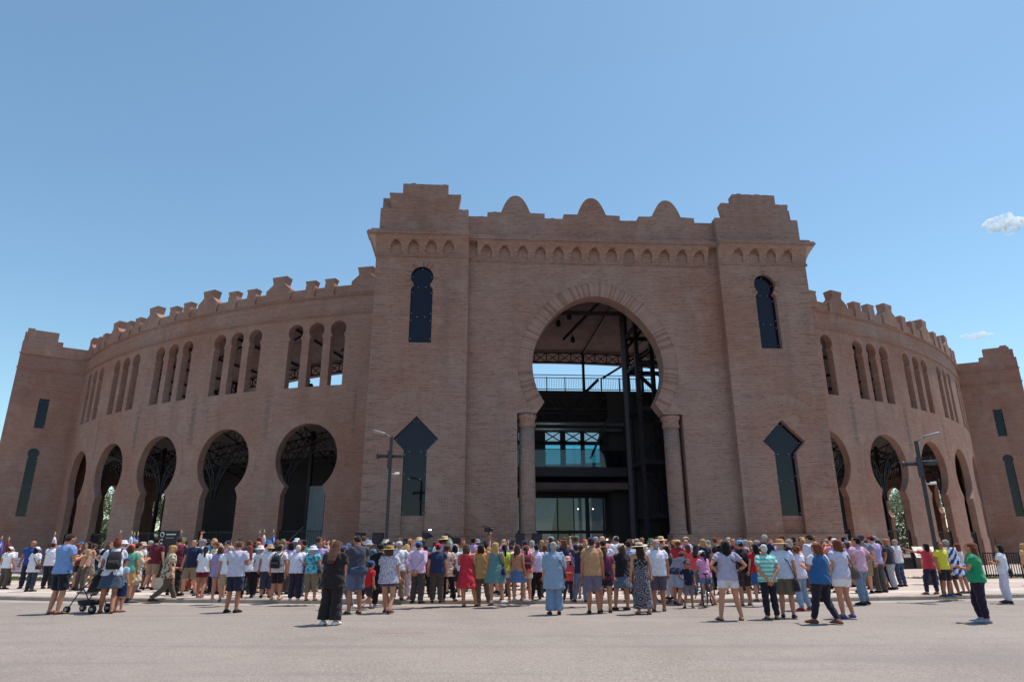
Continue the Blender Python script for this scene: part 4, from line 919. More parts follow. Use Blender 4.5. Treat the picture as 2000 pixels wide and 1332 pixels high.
# ---- library of evaluated meshes: queue first, one depsgraph pass, then hand out
QUEUE, LIB = {}, {}
def queue(key):
    if key in QUEUE: return
    mb = MB(); vox, sm, amp = .016, 3, 0
    if key[0] == 'body': body_parts(Rig(key[1], key[2]), mb); vox = .015; sm = 2
    elif key[0] == 'wear': garment(key[3], Rig(key[1], key[2]), mb); vox = .017; sm = 2; amp = .007
    elif key[0] == 'hair': hair_geo(key[1], mb); vox = .011; sm = 2; amp = .006
    me = mb.data('tmp'); o = bpy.data.objects.new('tmp', me); col.objects.link(o)
    r = o.modifiers.new('r', 'REMESH'); r.mode = 'VOXEL'; r.voxel_size = vox; r.use_smooth_shade = True
    s = o.modifiers.new('s', 'SMOOTH'); s.factor = .5; s.iterations = sm
    QUEUE[key] = (o, amp)
def flush():
    dg = bpy.context.evaluated_depsgraph_get()
    for key, (o, amp) in QUEUE.items():
        me = bpy.data.meshes.new_from_object(o.evaluated_get(dg)); me.name = key[0]
        n = len(me.vertices); co = np.empty(n * 3, np.float32); me.vertices.foreach_get('co', co); co = co.reshape(-1, 3)
        if amp:
            no = np.empty(n * 3, np.float32); me.vertices.foreach_get('normal', no); no = no.reshape(-1, 3)
            if key[0] == 'wear':
                ph = sum(ord(ch_) for ch_ in ''.join(key[1:])) % 63 / 10
                h = np.sin(co[:, 2] * 34 + 5 * np.sin(co[:, 0] * 14 + ph) + 3 * np.sin(co[:, 1] * 17)) + .7 * np.sin(co[:, 0] * 40 + 8 * np.sin(co[:, 2] * 7 + ph))
            else: h = .7 * np.sin(co[:, 0] * 150 + 1.5 * np.sin(co[:, 2] * 14)) + .5 * np.sin(co[:, 0] * 61 + 9 * co[:, 2])
            co = co + no * (h * amp * .6)[:, None]
        me.vertices.foreach_set('co', co.astype(np.float32).ravel()); me.materials.clear(); me.materials.append(None)
        if key[0] == 'body':
            mb = MB(); rig = Rig(key[1], key[2]); hand_parts(rig, mb); H = rig.headM(); k0 = len(mb.f)
            for sx in (-1, 1): ellip(mb, (sx * .030, .086, .125), (.012, .007, .007), H, 8, 1); mb.bar(H @ Vector((sx * .016, .098, .142)), H @ Vector((sx * .046, .088, .143)), .006, .006, 1)
            mb.bar(H @ Vector((-.022, .094, .068)), H @ Vector((.022, .094, .068)), .008, .009, 2)
            ex = mb.data('x'); bmx = bmesh.new(); bmx.from_mesh(me); bmx.from_mesh(ex); bmx.to_mesh(me); bmx.free(); bpy.data.meshes.remove(ex)
            me.materials.append(M['eye']); me.materials.append(M['lip'])
        me.polygons.foreach_set('use_smooth', [True] * len(me.polygons)); me.update(); LIB[key] = me
        old = o.data; bpy.data.objects.remove(o); bpy.data.meshes.remove(old)
    QUEUE.clear()
M['eye'] = plain('eye_dark', (.03, .02, .015), .4); M['lip'] = plain('lips', (.30, .11, .09), .6)
def fab_mat(spec):
    """fabric from a spec: an rgb triple, or (pattern, rgb, rgb)"""
    if spec in FAB: return FAB[spec]
    m, nt, b = mat_new('fabric'); L = nt.links; g = N(nt, 'ShaderNodeTexCoord'); b.inputs['Roughness'].default_value = .85; b.inputs['Specular IOR Level'].default_value = .2
    b.inputs['Sheen Weight'].default_value = .15
    n = N(nt, 'ShaderNodeTexNoise', Scale=16.0, Detail=4.0); L.new(g.outputs['Object'], n.inputs['Vector'])
    if isinstance(spec[0], str):
        pat, a, c2 = spec; a = srgb(*a); c2 = srgb(*c2)
        if pat in ('stripe', 'hoops'):
            sx = N(nt, 'ShaderNodeSeparateXYZ'); L.new(g.outputs['Object'], sx.inputs[0]); mm = N(nt, 'ShaderNodeMath', operation='MULTIPLY'); L.new(sx.outputs['Z'], mm.inputs[0]); mm.inputs[1].default_value = 10.5 if pat == 'hoops' else 24.0
            fr = N(nt, 'ShaderNodeMath', operation='FRACT'); L.new(mm.outputs[0], fr.inputs[0]); c = ramp(nt, fr.outputs[0], [(.46, a), (.52, c2)])
        elif pat == 'plaid':
            w1 = N(nt, 'ShaderNodeTexWave', Scale=9.0); w1.bands_direction = 'Z'; w2 = N(nt, 'ShaderNodeTexWave', Scale=9.0); w2.bands_direction = 'X'
            for q in (w1, w2): L.new(g.outputs['Object'], q.inputs['Vector'])
            ad = N(nt, 'ShaderNodeMath', operation='ADD'); L.new(w1.outputs['Fac'], ad.inputs[0]); L.new(w2.outputs['Fac'], ad.inputs[1]); c = ramp(nt, ad.outputs[0], [(.5, a), (.75, c2), (.95, a)])
        elif pat == 'rosette':
            v = N(nt, 'ShaderNodeTexVoronoi', Scale=4.2); L.new(g.outputs['Object'], v.inputs['Vector']); wv = N(nt, 'ShaderNodeMath', operation='MULTIPLY'); L.new(v.outputs['Distance'], wv.inputs[0]); wv.inputs[1].default_value = 5.0
            fr = N(nt, 'ShaderNodeMath', operation='FRACT'); L.new(wv.outputs[0], fr.inputs[0]); c = ramp(nt, fr.outputs[0], [(.35, a), (.5, c2), (.8, c2), (.95, a)])
        else:
            v = N(nt, 'ShaderNodeTexVoronoi' if pat == 'floral' else 'ShaderNodeTexNoise', Scale=26.0 if pat == 'floral' else 13.0); L.new(g.outputs['Object'], v.inputs['Vector'])
            c = ramp(nt, v.outputs['Distance' if pat == 'floral' else 0], [(.38, a), (.52, c2)])
    else: c = None; a = srgb(*spec)
    if c is None: c = ramp(nt, n.outputs[0], [(.3, tuple(x * .86 for x in a)), (.7, tuple(min(.9, x * 1.08) for x in a))])
    L.new(c, b.inputs['Base Color'])
    wv = N(nt, 'ShaderNodeTexNoise', Scale=9.0, Detail=3.0, Distortion=1.2); L.new(g.outputs['Object'], wv.inputs['Vector']); bump(nt, b, wv.outputs[0], .5, .03)
    FAB[spec] = m; return m
FAB = {}
SKINS = [plain('skin_%d' % i, srgb(*c), .55, var=.08, scale=10) for i, c in enumerate(((205, 150, 122), (186, 128, 100), (166, 108, 82), (222, 170, 144), (140, 88, 64)))]
HAIRS = dict(black=(26, 20, 20), dark=(48, 33, 28), brown=(84, 54, 38), auburn=(112, 56, 36), blond=(176, 138, 92), grey=(158, 152, 148), silver=(200, 195, 190))
def rigid(key, fn):
    if key not in LIB: mb = MB(); fn(mb); me = mb.data(key[0]); me.materials.append(None); LIB[key] = me
    return LIB[key]
def part(name, me, parent, mat, M_=None):
    o = link(name, me, parent, None, mat)
    if M_ is not None: o.matrix_local = M_
    return o
def shoe_geo(kind, mb):
    A = Vector((0, 0, .085))
    if kind == 'sandal': 
        foot(mb, A, 0, .004, .0); mb.v = [(x, y, min(z, .020)) for x, y, z in mb.v]; mb.tube([(-.042, .07, .02), (-.03, .075, .062), (.03, .075, .062), (.042, .07, .02)], .012, 6)
    else: foot(mb, A, 0, .010, .0)
PEOPLE = []
def person(x, y, top, build='m', pose='stand', rot=0, wear=('tee', (230, 228, 230)), low=('trousers', (40, 42, 55)), shoes=('shoe', (40, 38, 40)), hair=('short', 'dark'), hat=None, skin=1, girth=1.0, mirror=False, label=None, bag=None, d=None, over=None, height=None, group=None):
    """x, y: where the feet stand in the photograph (or d metres away along column x); top: row of the crown"""
    PEOPLE.append(dict(x=x, y=y, top=top, build=build, pose=pose, rot=rot, wear=wear, low=low, shoes=shoes, hair=hair, hat=hat, skin=skin, girth=girth, mirror=mirror, label=label, bag=bag, d=d, over=over, height=height, group=group))
def realise():
    for p in PEOPLE:
        queue(('body', p['pose'], p['build']))
        for g_ in (p['wear'], p['low'], p['over']):
            if g_: queue(('wear', p['pose'], p['build'], g_[0]))
        if p['hair']: queue(('hair', p['hair'][0]))
    flush()
    for p in PEOPLE:
        if p['d']:
            g_ = at_depth(p['x'], p['top'] if 'base_z' in p else 1066, p['d']); g_.z = ground_z(g_.x, g_.y)
        else:
            g_ = ground_at(p['x'], p['y']); g_.z = 0.0
            if rho_of(g_.x, g_.y) < KERB_RHO: g_ = ground_at(p['x'], p['y'], PLAZA_Z); g_.z = PLAZA_Z
        if 'base_z' in p: g_.z = p['base_z']
        if p['height']: h = p['height']
        else:
            t = at_depth(p['x'], p['top'], g_.y); h = t.z - g_.z
            h = max(.8, h) if p['build'] == 'c' else max(1.52, min(1.93, h))
        if p['hat'] and p['build'] != 'c': h *= .985
        root = empty('person', g_, R(p['rot'])); root.rotation_euler.x = R(rnd.uniform(-1.6, 1.2)); root.rotation_euler.y = R(rnd.uniform(-1.6, 1.6)); k = h / 1.70; gi = p['girth'] * (1.12 if p['build'] in 'mf' else 1.06); root.scale = (k * gi * (-1 if p['mirror'] else 1), k * gi, k)
        rig = Rig(p['pose'], p['build']); H = rig.headM(); p['root'] = root; p['rig'] = rig
        tag(root, p['label'], 'person', p['group'] or 'people gathered outside the bullring')
        part('body', LIB[('body', p['pose'], p['build'])], root, SKINS[p['skin']])
        names = dict(tee='t_shirt', polo='polo_shirt', loose='blouse', tank='sleeveless_top', strap='strap_top', long='shirt', tunic='tunic', vest='vest', dress='dress', sundress='dress', maxi='maxi_dress', skirt='skirt', shortskirt='skirt', shorts='shorts', miniShorts='shorts', trousers='trousers', jeans='jeans', leggings='leggings', capri='capri_trousers', wide='wide_trousers')
        for g2 in (p['low'], p['wear'], p['over']):
            if g2: part(names[g2[0]], LIB[('wear', p['pose'], p['build'], g2[0])], root, fab_mat(g2[1]))
        if p['shoes']:
            me = rigid(('shoe', p['shoes'][0]), lambda mb: shoe_geo(p['shoes'][0], mb))
            for hp, kn, an, yaw in rig.legs: part('shoe', me, root, fab_mat(p['shoes'][1]), Matrix.Translation((an.x, an.y, an.z - .083)) @ Matrix.Rotation(R(yaw), 4, 'Z'))
        if p['hair']: part('hair', LIB[('hair', p['hair'][0])], root, fab_mat(HAIRS[p['hair'][1]]), H)
        if p['hat']:
            o = part('hat', rigid(('hat', p['hat'][0]), lambda mb: hat_geo(p['hat'][0], mb)), root, fab_mat(p['hat'][1]), H)
            o.data.polygons.foreach_set('use_smooth', [True] * len(o.data.polygons))
            if p['hat'][0] in ('straw', 'bucket') and len(p['hat']) > 2: part('hat_band', rigid(('hat', 'band'), lambda mb: hat_geo('band', mb)), root, fab_mat(p['hat'][2]), H)
        if p['bag']: carry(p)
def carry(p):
    kind, c, label = p['bag']; root = p['root']; MW = Matrix.Translation(root.location) @ root.rotation_euler.to_matrix().to_4x4() @ Matrix.Diagonal((*root.scale, 1))
    b = p['rig'].b; ch = b['chest']; T = p['rig'].T
    if kind == 'backpack':
        mb = MB(); yb = -.118 * b['tor'] - .02
        loft(mb, [(0, yb - .075, .98, .125, .070), (0, yb - .085, 1.04, .145, .085), (0, yb - .08, 1.22, .142, .080), (0, yb - .065, 1.34, .120, .065), (0, yb - .05, 1.39, .07, .04)], 14, T, 3.2)
        o = mb.build('backpack', fab_mat(c)); o.matrix_world = MW
        mb = MB(); loft(mb, [(0, yb - .165, 1.02, .10, .03), (0, yb - .172, 1.08, .105, .035), (0, yb - .165, 1.17, .10, .03)], 12, T, 3); mb.build('pocket', fab_mat(c), o)
        for s in (-1, 1): mb = MB(); mb.tube([T(Vector((s * .10, yb - .01, 1.36))), T(Vector((s * .115, -.02, 1.465))), T(Vector((s * .12, .11, 1.34))), T(Vector((s * .135, .10, 1.15))), T(Vector((s * .13, yb - .02, 1.04)))], .019, 6); mb.build('strap', fab_mat(c), o)
    else:
        w_, h_, dpt, z, sx = dict(handbag=(.15, .12, .055, .90, 1), tote=(.22, .15, .07, .98, 1), satchel=(.17, .15, .06, .72, 1), bumbag=(.12, .06, .05, .98, 0), crossbody=(.12, .09, .045, .93, 1), beltbag=(.19, .09, .05, .92, 0))[kind]
        mb = MB(); x0 = sx * (b['hips'] + .06); y0 = -.03 if sx else -.15 * b['tor'] - .02
        mb_ = [(x0, y0, z - h_, w_ * (.35 if sx else .8), dpt * (1.6 if sx else .8)), (x0, y0, z - h_ * .8, w_ * (.42 if sx else 1), dpt * (2.2 if sx else 1)), (x0, y0, z, w_ * (.40 if sx else 1), dpt * (2.4 if sx else 1)), (x0, y0, z + h_ * .75, w_ * (.25 if sx else .9), dpt * (2.0 if sx else .8)), (x0, y0, z + h_, w_ * .1, dpt * 1.2)]
        loft(mb, mb_, 14, None, 3.4); o = mb.build(dict(handbag='handbag', tote='tote_bag', satchel='satchel', bumbag='belt_bag', crossbody='shoulder_bag', beltbag='belt_bag')[kind], fab_mat(c)); o.matrix_world = MW
        mb = MB()
        if sx:
            sh_x = (.12 if kind in ('handbag', 'tote') else -.12)
            mb.tube([Vector((x0, y0 - .06, z + h_ * .8)), Vector((x0 * .55, -.135 * b['tor'] - .02, 1.22)), Vector((sh_x, -.03, 1.468)), Vector((x0 * .5, .14, 1.22)), Vector((x0, y0 + .06, z + h_ * .8))], .012, 6)
        else: mb.tube([Vector(((b['waist'] + .035) * math.cos(a), (.125 * b['tor'] + .03) * math.sin(a), z)) for a in [i * math.pi / 8 for i in range(17)]], .014, 6)
        mb.build('strap', fab_mat(c), o)
    tag(o, label, 'bag', 'bags carried by people')
# ------------------------------------------------------------------ who stands where
WH = (232, 230, 234); BK = (26, 24, 27); NAVY = (32, 36, 58); CHAR = (58, 56, 60); KHAKI = (142, 126, 104); DENIM = (78, 96, 122); LDENIM = (150, 168, 188)
shoe = lambda c=(45, 42, 44): ('shoe', c); sandal = lambda c=(70, 48, 40): ('sandal', c)
# far left
person(3, 1150, 1072, 'm', 'stand', -10, ('tee', WH), ('trousers', (90, 78, 70)), hair=('short', 'dark'), hat=('cap', (235, 232, 225)), label='person in white shirt and white cap cut off by the left edge')
person(27, 0, 1070, 'm', 'phone', 170, ('long', (214, 212, 226)), ('trousers', (50, 44, 52)), d=28.5, hair=('short', 'black'), label='person in white shirt with navy sash holding up the blank white banner')
person(64, 0, 1056, 'm', 'stand', 200, ('tee', (40, 72, 140)), ('trousers', (40, 40, 52)), d=26.4, hair=('crop', 'grey'), skin=2, label='person in royal blue shirt half hidden behind the white cap at far left')
person(57, 1155, 1069, 'f', 'stand', -15, ('loose', (226, 220, 226)), ('jeans', (52, 56, 72)), hair=('mid', 'black'), hat=('cap', WH), bag=('crossbody', (60, 30, 34), 'dark maroon bag slung across the white-capped woman at far left'), label='person in loose white top, white cap and dark jeans at far left')
person(90, 1149, 1059, 'h', 'photo', 5, ('tee', (224, 218, 228)), ('trousers', (38, 36, 46)), hair=('crop', 'dark'), label='broad person in white shirt and black trousers left of the blue-shirted man')
person(106, 1199, 1041, 'm', 'phone', -22, ('tee', (120, 150, 200)), ('shorts', (30, 30, 42)), shoes=sandal((60, 50, 46)), hair=('short', 'dark'), skin=1, label='tall person in light blue t-shirt and black shorts standing on the road')
person(149, 1148, 1060, 'f', 'phone', 25, ('tee', (110, 38, 44)), ('shortskirt', (36, 24, 28)), shoes=sandal(), hair=('long', 'brown'), label='person in dark red top and black skirt beside the light blue shirt')
person(166, 1147, 1060, 'f', 'phone_b', -40, ('tank', (206, 196, 188)), ('shorts', (150, 136, 120)), shoes=sandal(), hair=('pony', 'dark'), hat=('cap', (70, 62, 60)), label='person in pale top, beige shorts and dark cap left of the backpack')
person(183, 1142, 1064, 'm', 'cross', 10, ('tee', (36, 34, 44)), ('jeans', (62, 76, 104)), hair=('short', 'black'), label='person in black t-shirt and blue jeans just behind the pushchair')
person(206, 1197, 1052, 'f', 'push', 28, ('tee', (205, 208, 222)), ('skirt', (62, 74, 92)), shoes=sandal((120, 60, 56)), hair=('bun', 'auburn'), skin=2, bag=('backpack', (40, 36, 40), 'large black backpack on the woman pushing the pushchair'), label='person in white t-shirt and blue denim skirt pushing the pushchair')
person(231, 1195, 1092, 'c', 'stand', -20, ('tee', (150, 172, 196)), ('shorts', (44, 58, 96)), shoes=sandal((150, 100, 90)), hair=('crop', 'brown'), hat=('cap', (48, 66, 120)), label='child in blue cap and dark blue shorts beside the woman with black backpack')
person(242, 1172, 1061, 'f', 'stand', 15, ('tee', (96, 160, 140)), ('shorts', (200, 150, 100)), hair=('mid', 'brown'), hat=('cap', (226, 96, 80)), label='person in coral cap and green top behind the child in blue shorts')
person(240, 0, 1054, 'm', 'stand', 30, ('polo', WH), ('trousers', (80, 70, 66)), d=27.0, hair=('crop', 'grey'), hat=('bucket', WH), label='person in white bucket hat above the coral cap')
person(252, 1177, 1060, 'm', 'phone', -32, ('tunic', (212, 200, 176)), ('shorts', (206, 180, 140)), shoes=shoe((90, 92, 104)), hair=('short', 'dark'), label='person in long cream shirt standing left of the protest sign')
person(270, 0, 1066, 'f', 'stand', 165, ('long', (206, 204, 224)), ('skirt', (64, 30, 40)), d=27.4, hair=('mid', 'dark'), hat=('cap', NAVY), label='person in white blouse and navy cap holding the left of the protest sign')
person(284, 0, 1066, 'f', 'stand', 190, ('long', (216, 212, 228)), ('skirt', (58, 40, 56)), d=27.6, hair=('mid', 'black'), label='bareheaded person in white blouse holding the right of the protest sign')
person(318, 1177, 1062, 'f', 'walk', -50, ('loose', ('camo', (38, 34, 40), (196, 178, 150))), ('jeans', (92, 80, 68)), shoes=shoe((60, 34, 34)), hair=('mid', 'blond'), label='person in black and tan patterned blouse striding past the dark totem')
person(338, 1154, 1062, 'f', 'phone', -10, ('loose', (222, 200, 182)), ('trousers', ('plaid', (120, 98, 92), (160, 136, 124))), hair=('curly', 'blond'), label='curly blond person in cream top and checked trousers')
person(358, 1152, 1066, 'f', 'stand_b', 5, ('tee', BK), ('leggings', (206, 72, 52)), shoes=sandal(BK), hair=('mid', 'dark'), label='person in black top and bright orange trousers')
person(374, 1149, 1072, 'f', 'step', 12, ('tank', (128, 40, 70)), ('capri', (206, 180, 160)), shoes=sandal(), hair=('pony', 'dark'), label='person in magenta top leaning left of the maroon shorts')
person(389, 1167, 1068, 'f', 'step', 6, ('tee', WH), ('miniShorts', (100, 26, 50)), shoes=sandal((110, 40, 50)), hair=('pony', 'black'), hat=('cap', (52, 84, 150)), skin=2, label='person in white t-shirt, maroon shorts and blue cap')
person(408, 0, 1053, 'm', 'raise', 10, ('tee', (168, 132, 120)), ('shorts', KHAKI), d=25.0, mirror=True, hair=('short', 'black'), label='person with left arm raised above the lilac shirt')
person(420, 1172, 1064, 'f', 'stand_b', -8, ('loose', (158, 142, 190)), ('miniShorts', (120, 132, 150)), shoes=shoe((180, 176, 176)), hair=('mid', 'brown'), hat=('cap', (170, 132, 98)), label='person in loose lilac top, denim shorts and tan cap')
person(437, 1175, 1066, 'm', 'stand', 12, ('tee', (226, 226, 236)), ('shorts', (164, 142, 110)), shoes=shoe((70, 84, 120)), hair=('crop', 'grey'), hat=('cap', (176, 150, 140)), label='person in white t-shirt and khaki shorts behind the phone-reading man')
person(452, 1196, 1056, 'm', 'phone', -8, ('tee', (190, 186, 206)), ('shorts', (36, 38, 58)), shoes=shoe(BK), hair=('crop', 'brown'), skin=2, label='person in white t-shirt and navy shorts reading a phone on the road')
person(476, 1167, 1066, 'f', 'phone_b', 20, ('tee', (228, 226, 232)), ('jeans', (34, 32, 42)), hair=('long', 'auburn'), label='person in white t-shirt and black trousers left of the pink shirt')
person(493, 1158, 1057, 'h', 'stand', -10, ('long', (205, 128, 150)), ('shorts', (52, 40, 46)), hair=None, skin=1, label='bald person in pink shirt and dark shorts')
person(501, 1166, 1064, 'f', 'cross', 15, ('tee', WH), ('leggings', (44, 38, 50)), hair=('mid', 'grey'), hat=('bucket', (236, 234, 232)), shoes=shoe((200, 190, 186)), label='person in white floppy hat and dark leggings next to the pink shirt')
person(517, 1167, 1062, 'h', 'stand', 18, ('tee', (222, 218, 230)), ('capri', (52, 58, 76)), hair=('short', 'brown'), hat=('bucket', (190, 160, 124)), skin=2, label='person in white t-shirt, slate capri trousers and tan hat')
person(538, 1170, 1069, 'm', 'stand', -6, ('tee', (214, 206, 206)), ('shorts', (42, 28, 36)), shoes=shoe((200, 170, 150)), hair=('short', 'black'), bag=('backpack', (36, 34, 44), 'black backpack on the person in black shorts near the camouflage cap'), label='person in white shirt and black shorts wearing a black backpack')
person(547, 0, 1062, 'm', 'stand', 0, ('tee', (200, 190, 186)), ('shorts', (96, 80, 72)), d=22.4, hair=('crop', 'dark'), hat=('cap', ('camo', (84, 78, 60), (130, 118, 92))), label='person in camouflage cap beside the black backpack')
person(562, 0, 1057, 'm', 'stand', -14, ('tee', (170, 166, 184)), ('trousers', (84, 70, 74)), d=22.9, hair=('crop', 'grey'), hat=('cap', (172, 36, 42)), label='person in bright red cap and grey t-shirt above the white shirts')
person(574, 1173, 1065, 'h', 'stand', 4, ('tee', (216, 212, 232)), ('trousers', (48, 38, 58)), shoes=shoe((196, 196, 206)), hair=('short', 'silver'), bag=('crossbody', (84, 64, 84), 'thin mauve shoulder bag on the silver-haired person in white'), label='silver-haired person in white t-shirt and purple-black trousers')
person(590, 0, 1069, 'f', 'phone', 0, ('tee', WH), ('jeans', (60, 70, 88)), d=21.9, hair=('curly', 'auburn'), label='red-haired person in white between silver hair and teal shirt')
person(606, 1173, 1065, 'f', 'stand', -6, ('tee', ('camo', (26, 118, 138), (120, 186, 200))), ('capri', (128, 112, 92)), shoes=sandal(), hair=('mid', 'grey'), hat=('bucket', (222, 222, 232)), girth=1.08, bag=('crossbody', (30, 50, 62), 'dark bag slung across the teal print shirt'), label='person in teal printed shirt, khaki capri trousers and white hat')
person(643, 1220, 1055, 'f', 'phone', -10, ('loose', (40, 32, 36)), ('wide', (42, 34, 38)), shoes=shoe((226, 224, 228)), hair=('long', 'brown'), girth=1.06, label='long-haired person in black jumpsuit and white shoes, nearest to the camera')
person(664, 1190, 1062, 'm', 'walk', -65, ('tee', (200, 42, 62)), ('trousers', (112, 104, 118)), shoes=shoe((220, 216, 220)), hair=('crop', 'dark'), hat=('cap', (70, 86, 128)), label='person in red t-shirt and grey trousers walking behind the black jumpsuit')
person(690, 1198, 1045, 'm', 'phone', 35, ('tee', (64, 64, 78)), ('shorts', (92, 98, 122)), shoes=sandal((50, 40, 40)), hair=('crop', 'dark'), skin=2, bag=('beltbag', (62, 74, 98), 'blue-grey bag hanging at the waist of the tall grey-shirted man'), label='tall person in charcoal t-shirt and blue-grey shorts beside the red-shirted child')
person(716, 1190, 1098, 'c', 'walk', -30, ('tee', (206, 40, 40)), ('shorts', (62, 50, 66)), shoes=shoe((60, 62, 90)), hair=('crop', 'dark'), hat=('cap', (52, 78, 140)), label='child in red t-shirt and blue cap walking on the road')
person(721, 0, 1054, 'm', 'stand', -15, ('tee', (70, 96, 120)), ('trousers', (44, 40, 50)), d=20.9, hair=('crop', 'grey'), hat=('bucket', (164, 160, 172), (84, 80, 92)), bag=('backpack', (70, 110, 96), 'green and grey backpack below the grey bucket hat'), label='person in grey bucket hat with green backpack')
person(738, 1185, 1062, 'm', 'cross', 8, ('tee', BK), ('trousers', (30, 27, 32)), shoes=shoe((150, 150, 170)), hair=('short', 'black'), label='person all in black left of the olive straw hat')
person(757, 1197, 1064, 'f', 'step', -12, ('loose', ('floral', (206, 198, 206), (160, 150, 172))), ('miniShorts', (62, 74, 104)), shoes=shoe((70, 36, 40)), hair=('mid', 'brown'), hat=('straw', (160, 134, 76)), girth=1.1, label='person in olive straw hat, printed blouse and denim shorts')
person(753, 0, 1052, 'm', 'stand', 0, ('tee', (96, 84, 88)), ('trousers', (60, 54, 58)), d=24.0, hair=('crop', 'dark'), hat=('bucket', (214, 200, 188), (120, 96, 84)), label='person in pale bucket hat beside the left lamp post')
person(776, 1172, 1056, 'm', 'stand', 14, ('tee', (222, 218, 226)), ('trousers', (140, 118, 98)), hair=('crop', 'grey'), hat=('cap', (196, 190, 186)), label='person in white t-shirt, grey cap and tan trousers behind the olive hat')
person(791, 1170, 1062, 'f', 'phone', -6, ('tank', ('camo', (150, 140, 138), (208, 196, 192))), ('wide', (222, 200, 206)), shoes=shoe((150, 110, 110)), hair=('mid', 'blond'), label='blond person in grey print top and pale pink trousers')
person(814, 1178, 1056, 'm', 'behind', -20, ('long', (206, 176, 204)), ('trousers', (72, 62, 60)), hair=('crop', 'dark'), hat=('cap', (60, 110, 160)), label='person in lilac shirt and blue cap with hands behind back')
person(831, 1166, 1068, 'm', 'stand', 10, ('tee', (156, 52, 64)), ('trousers', (34, 28, 36)), hair=('short', 'dark'), label='person in dark pink t-shirt between lilac shirt and navy polo')
person(852, 1177, 1060, 'h', 'stand', 2, ('polo', (40, 48, 80)), ('trousers', (78, 64, 58)), hair=('crop', 'dark'), hat=('cap', (190, 30, 42)), label='person in navy polo shirt, red cap and brown trousers')
person(872, 1175, 1063, 'f', 'bag', 0, ('loose', ('hoops', (226, 190, 176), (200, 160, 150))), ('jeans', (34, 30, 44)), shoes=sandal((130, 40, 44)), hair=('curly', 'brown'), bag=('handbag', (60, 40, 36), 'dark brown handbag between the navy polo and the red dress'), label='person in pale pink blouse and black trousers left of the red dress')
person(889, 1166, 1061, 'f', 'stand', -5, ('tee', (214, 214, 230)), ('shorts', (44, 40, 52)), hair=('mid', 'black'), hat=('cap', (150, 150, 160)), label='person in white t-shirt and grey cap left of the red dress')
person(912, 1184, 1062, 'f', 'phone_b', -8, ('dress', (196, 48, 66)), None, shoes=sandal((40, 34, 44)), hair=('mid', 'brown'), girth=1.06, label='person in sleeveless red knee-length dress')
person(940, 1183, 1062, 'f', 'raise', 0, ('loose', (182, 140, 88)), ('trousers', (104, 86, 74)), shoes=sandal((120, 60, 54)), hair=('mid', 'dark'), label='person in mustard blouse raising a camera on a stick')
person(966, 1177, 1059, 'f', 'bag', -12, ('sundress', ('plaid', (92, 130, 130), (60, 84, 92))), None, shoes=shoe((218, 214, 224)), hair=('long', 'blond'), bag=('handbag', (46, 40, 60), 'dark handbag beside the green checked dress'), label='person with long blond hair in green checked dress and white shoes')
person(987, 1172, 1071, 'f', 'stand', 12, ('tee', (176, 206, 70)), ('miniShorts', (214, 206, 214)), shoes=sandal((200, 110, 90)), hair=('pony', 'black'), skin=2, label='person in lime green top and white shorts')
person(997, 0, 1064, 'm', 'phone', -10, ('tee', (222, 214, 224)), ('jeans', (46, 52, 78)), d=21.8, hair=('short', 'dark'), label='person in white t-shirt and dark jeans behind the lime top')
person(1010, 1174, 1063, 'f', 'stand_b', -30, ('tank', (186, 130, 100)), ('skirt', (96, 116, 158)), shoes=shoe((180, 170, 180)), hair=('long', 'brown'), label='person in tan top and denim skirt left of the orange cap')
person(1027, 1173, 1070, 'f', 'phone', 5, ('tee', (214, 112, 96)), ('miniShorts', (226, 196, 172)), shoes=sandal((200, 150, 130)), hair=('pony', 'dark'), hat=('cap', (226, 96, 56)), bag=('backpack', (96, 34, 58), 'maroon backpack on the person in the orange cap'), label='person in orange cap, salmon t-shirt and cream shorts')
person(1047, 1170, 1072, 'h', 'stand', 0, ('tee', (206, 196, 224)), ('trousers', (32, 27, 32)), hair=('short', 'dark'), label='person in pale lilac t-shirt and black trousers right of the orange cap')
person(1064, 0, 1066, 'f', 'stand', 10, ('loose', (36, 30, 38)), ('leggings', (40, 34, 40)), d=21.4, hair=('mid', 'auburn'), label='person in loose black top left of the pale blue suit')
person(1083, 1200, 1058, 'h', 'stand', 6, ('tunic', (132, 152, 176)), ('wide', (116, 136, 166)), shoes=shoe((64, 38, 42)), hair=('short', 'grey'), bag=('crossbody', (92, 46, 46), 'brown leather bag on the person in pale blue'), girth=.94, label='grey-haired person in pale blue linen tunic and trousers on the road')
person(1112, 1176, 1091, 'c', 'cross', 178, ('tee', (226, 76, 88)), ('leggings', (62, 40, 50)), shoes=sandal((190, 90, 90)), hair=('mid', 'dark'), hat=('cap', (226, 160, 174)), label='child in coral t-shirt and pink cap facing the camera')
person(1125, 1168, 1066, 'f', 'stand', 4, ('sundress', ('floral', (196, 160, 190), (120, 70, 120))), None, shoes=sandal(), hair=('curly', 'dark'), label='person in mauve floral dress behind the coral-shirted child')
person(1138, 1176, 1068, 'm', 'raise', 0, ('tee', (44, 46, 74)), ('jeans', (110, 126, 156)), mirror=True, shoes=shoe((50, 44, 56)), hair=('curly', 'brown'), label='person in navy t-shirt and jeans raising a phone')
person(1161, 1198, 1048, 'h', 'stand', -6, ('tee', (176, 134, 98)), ('shorts', (108, 100, 116)), shoes=shoe((44, 40, 50)), hair=('crop', 'dark'), hat=('cap', (46, 46, 78)), skin=2, girth=.92, label='person in tan t-shirt, grey shorts and navy cap')
person(1183, 1196, 1066, 'f', 'stand', 0, ('tee', (108, 40, 78)), ('miniShorts', (54, 40, 62)), shoes=shoe((60, 44, 58)), hair=('pony', 'brown'), bag=('bumbag', (30, 26, 34), 'black belt bag beside the tan t-shirt'), label='person in plum top and shorts right behind the tan t-shirt')
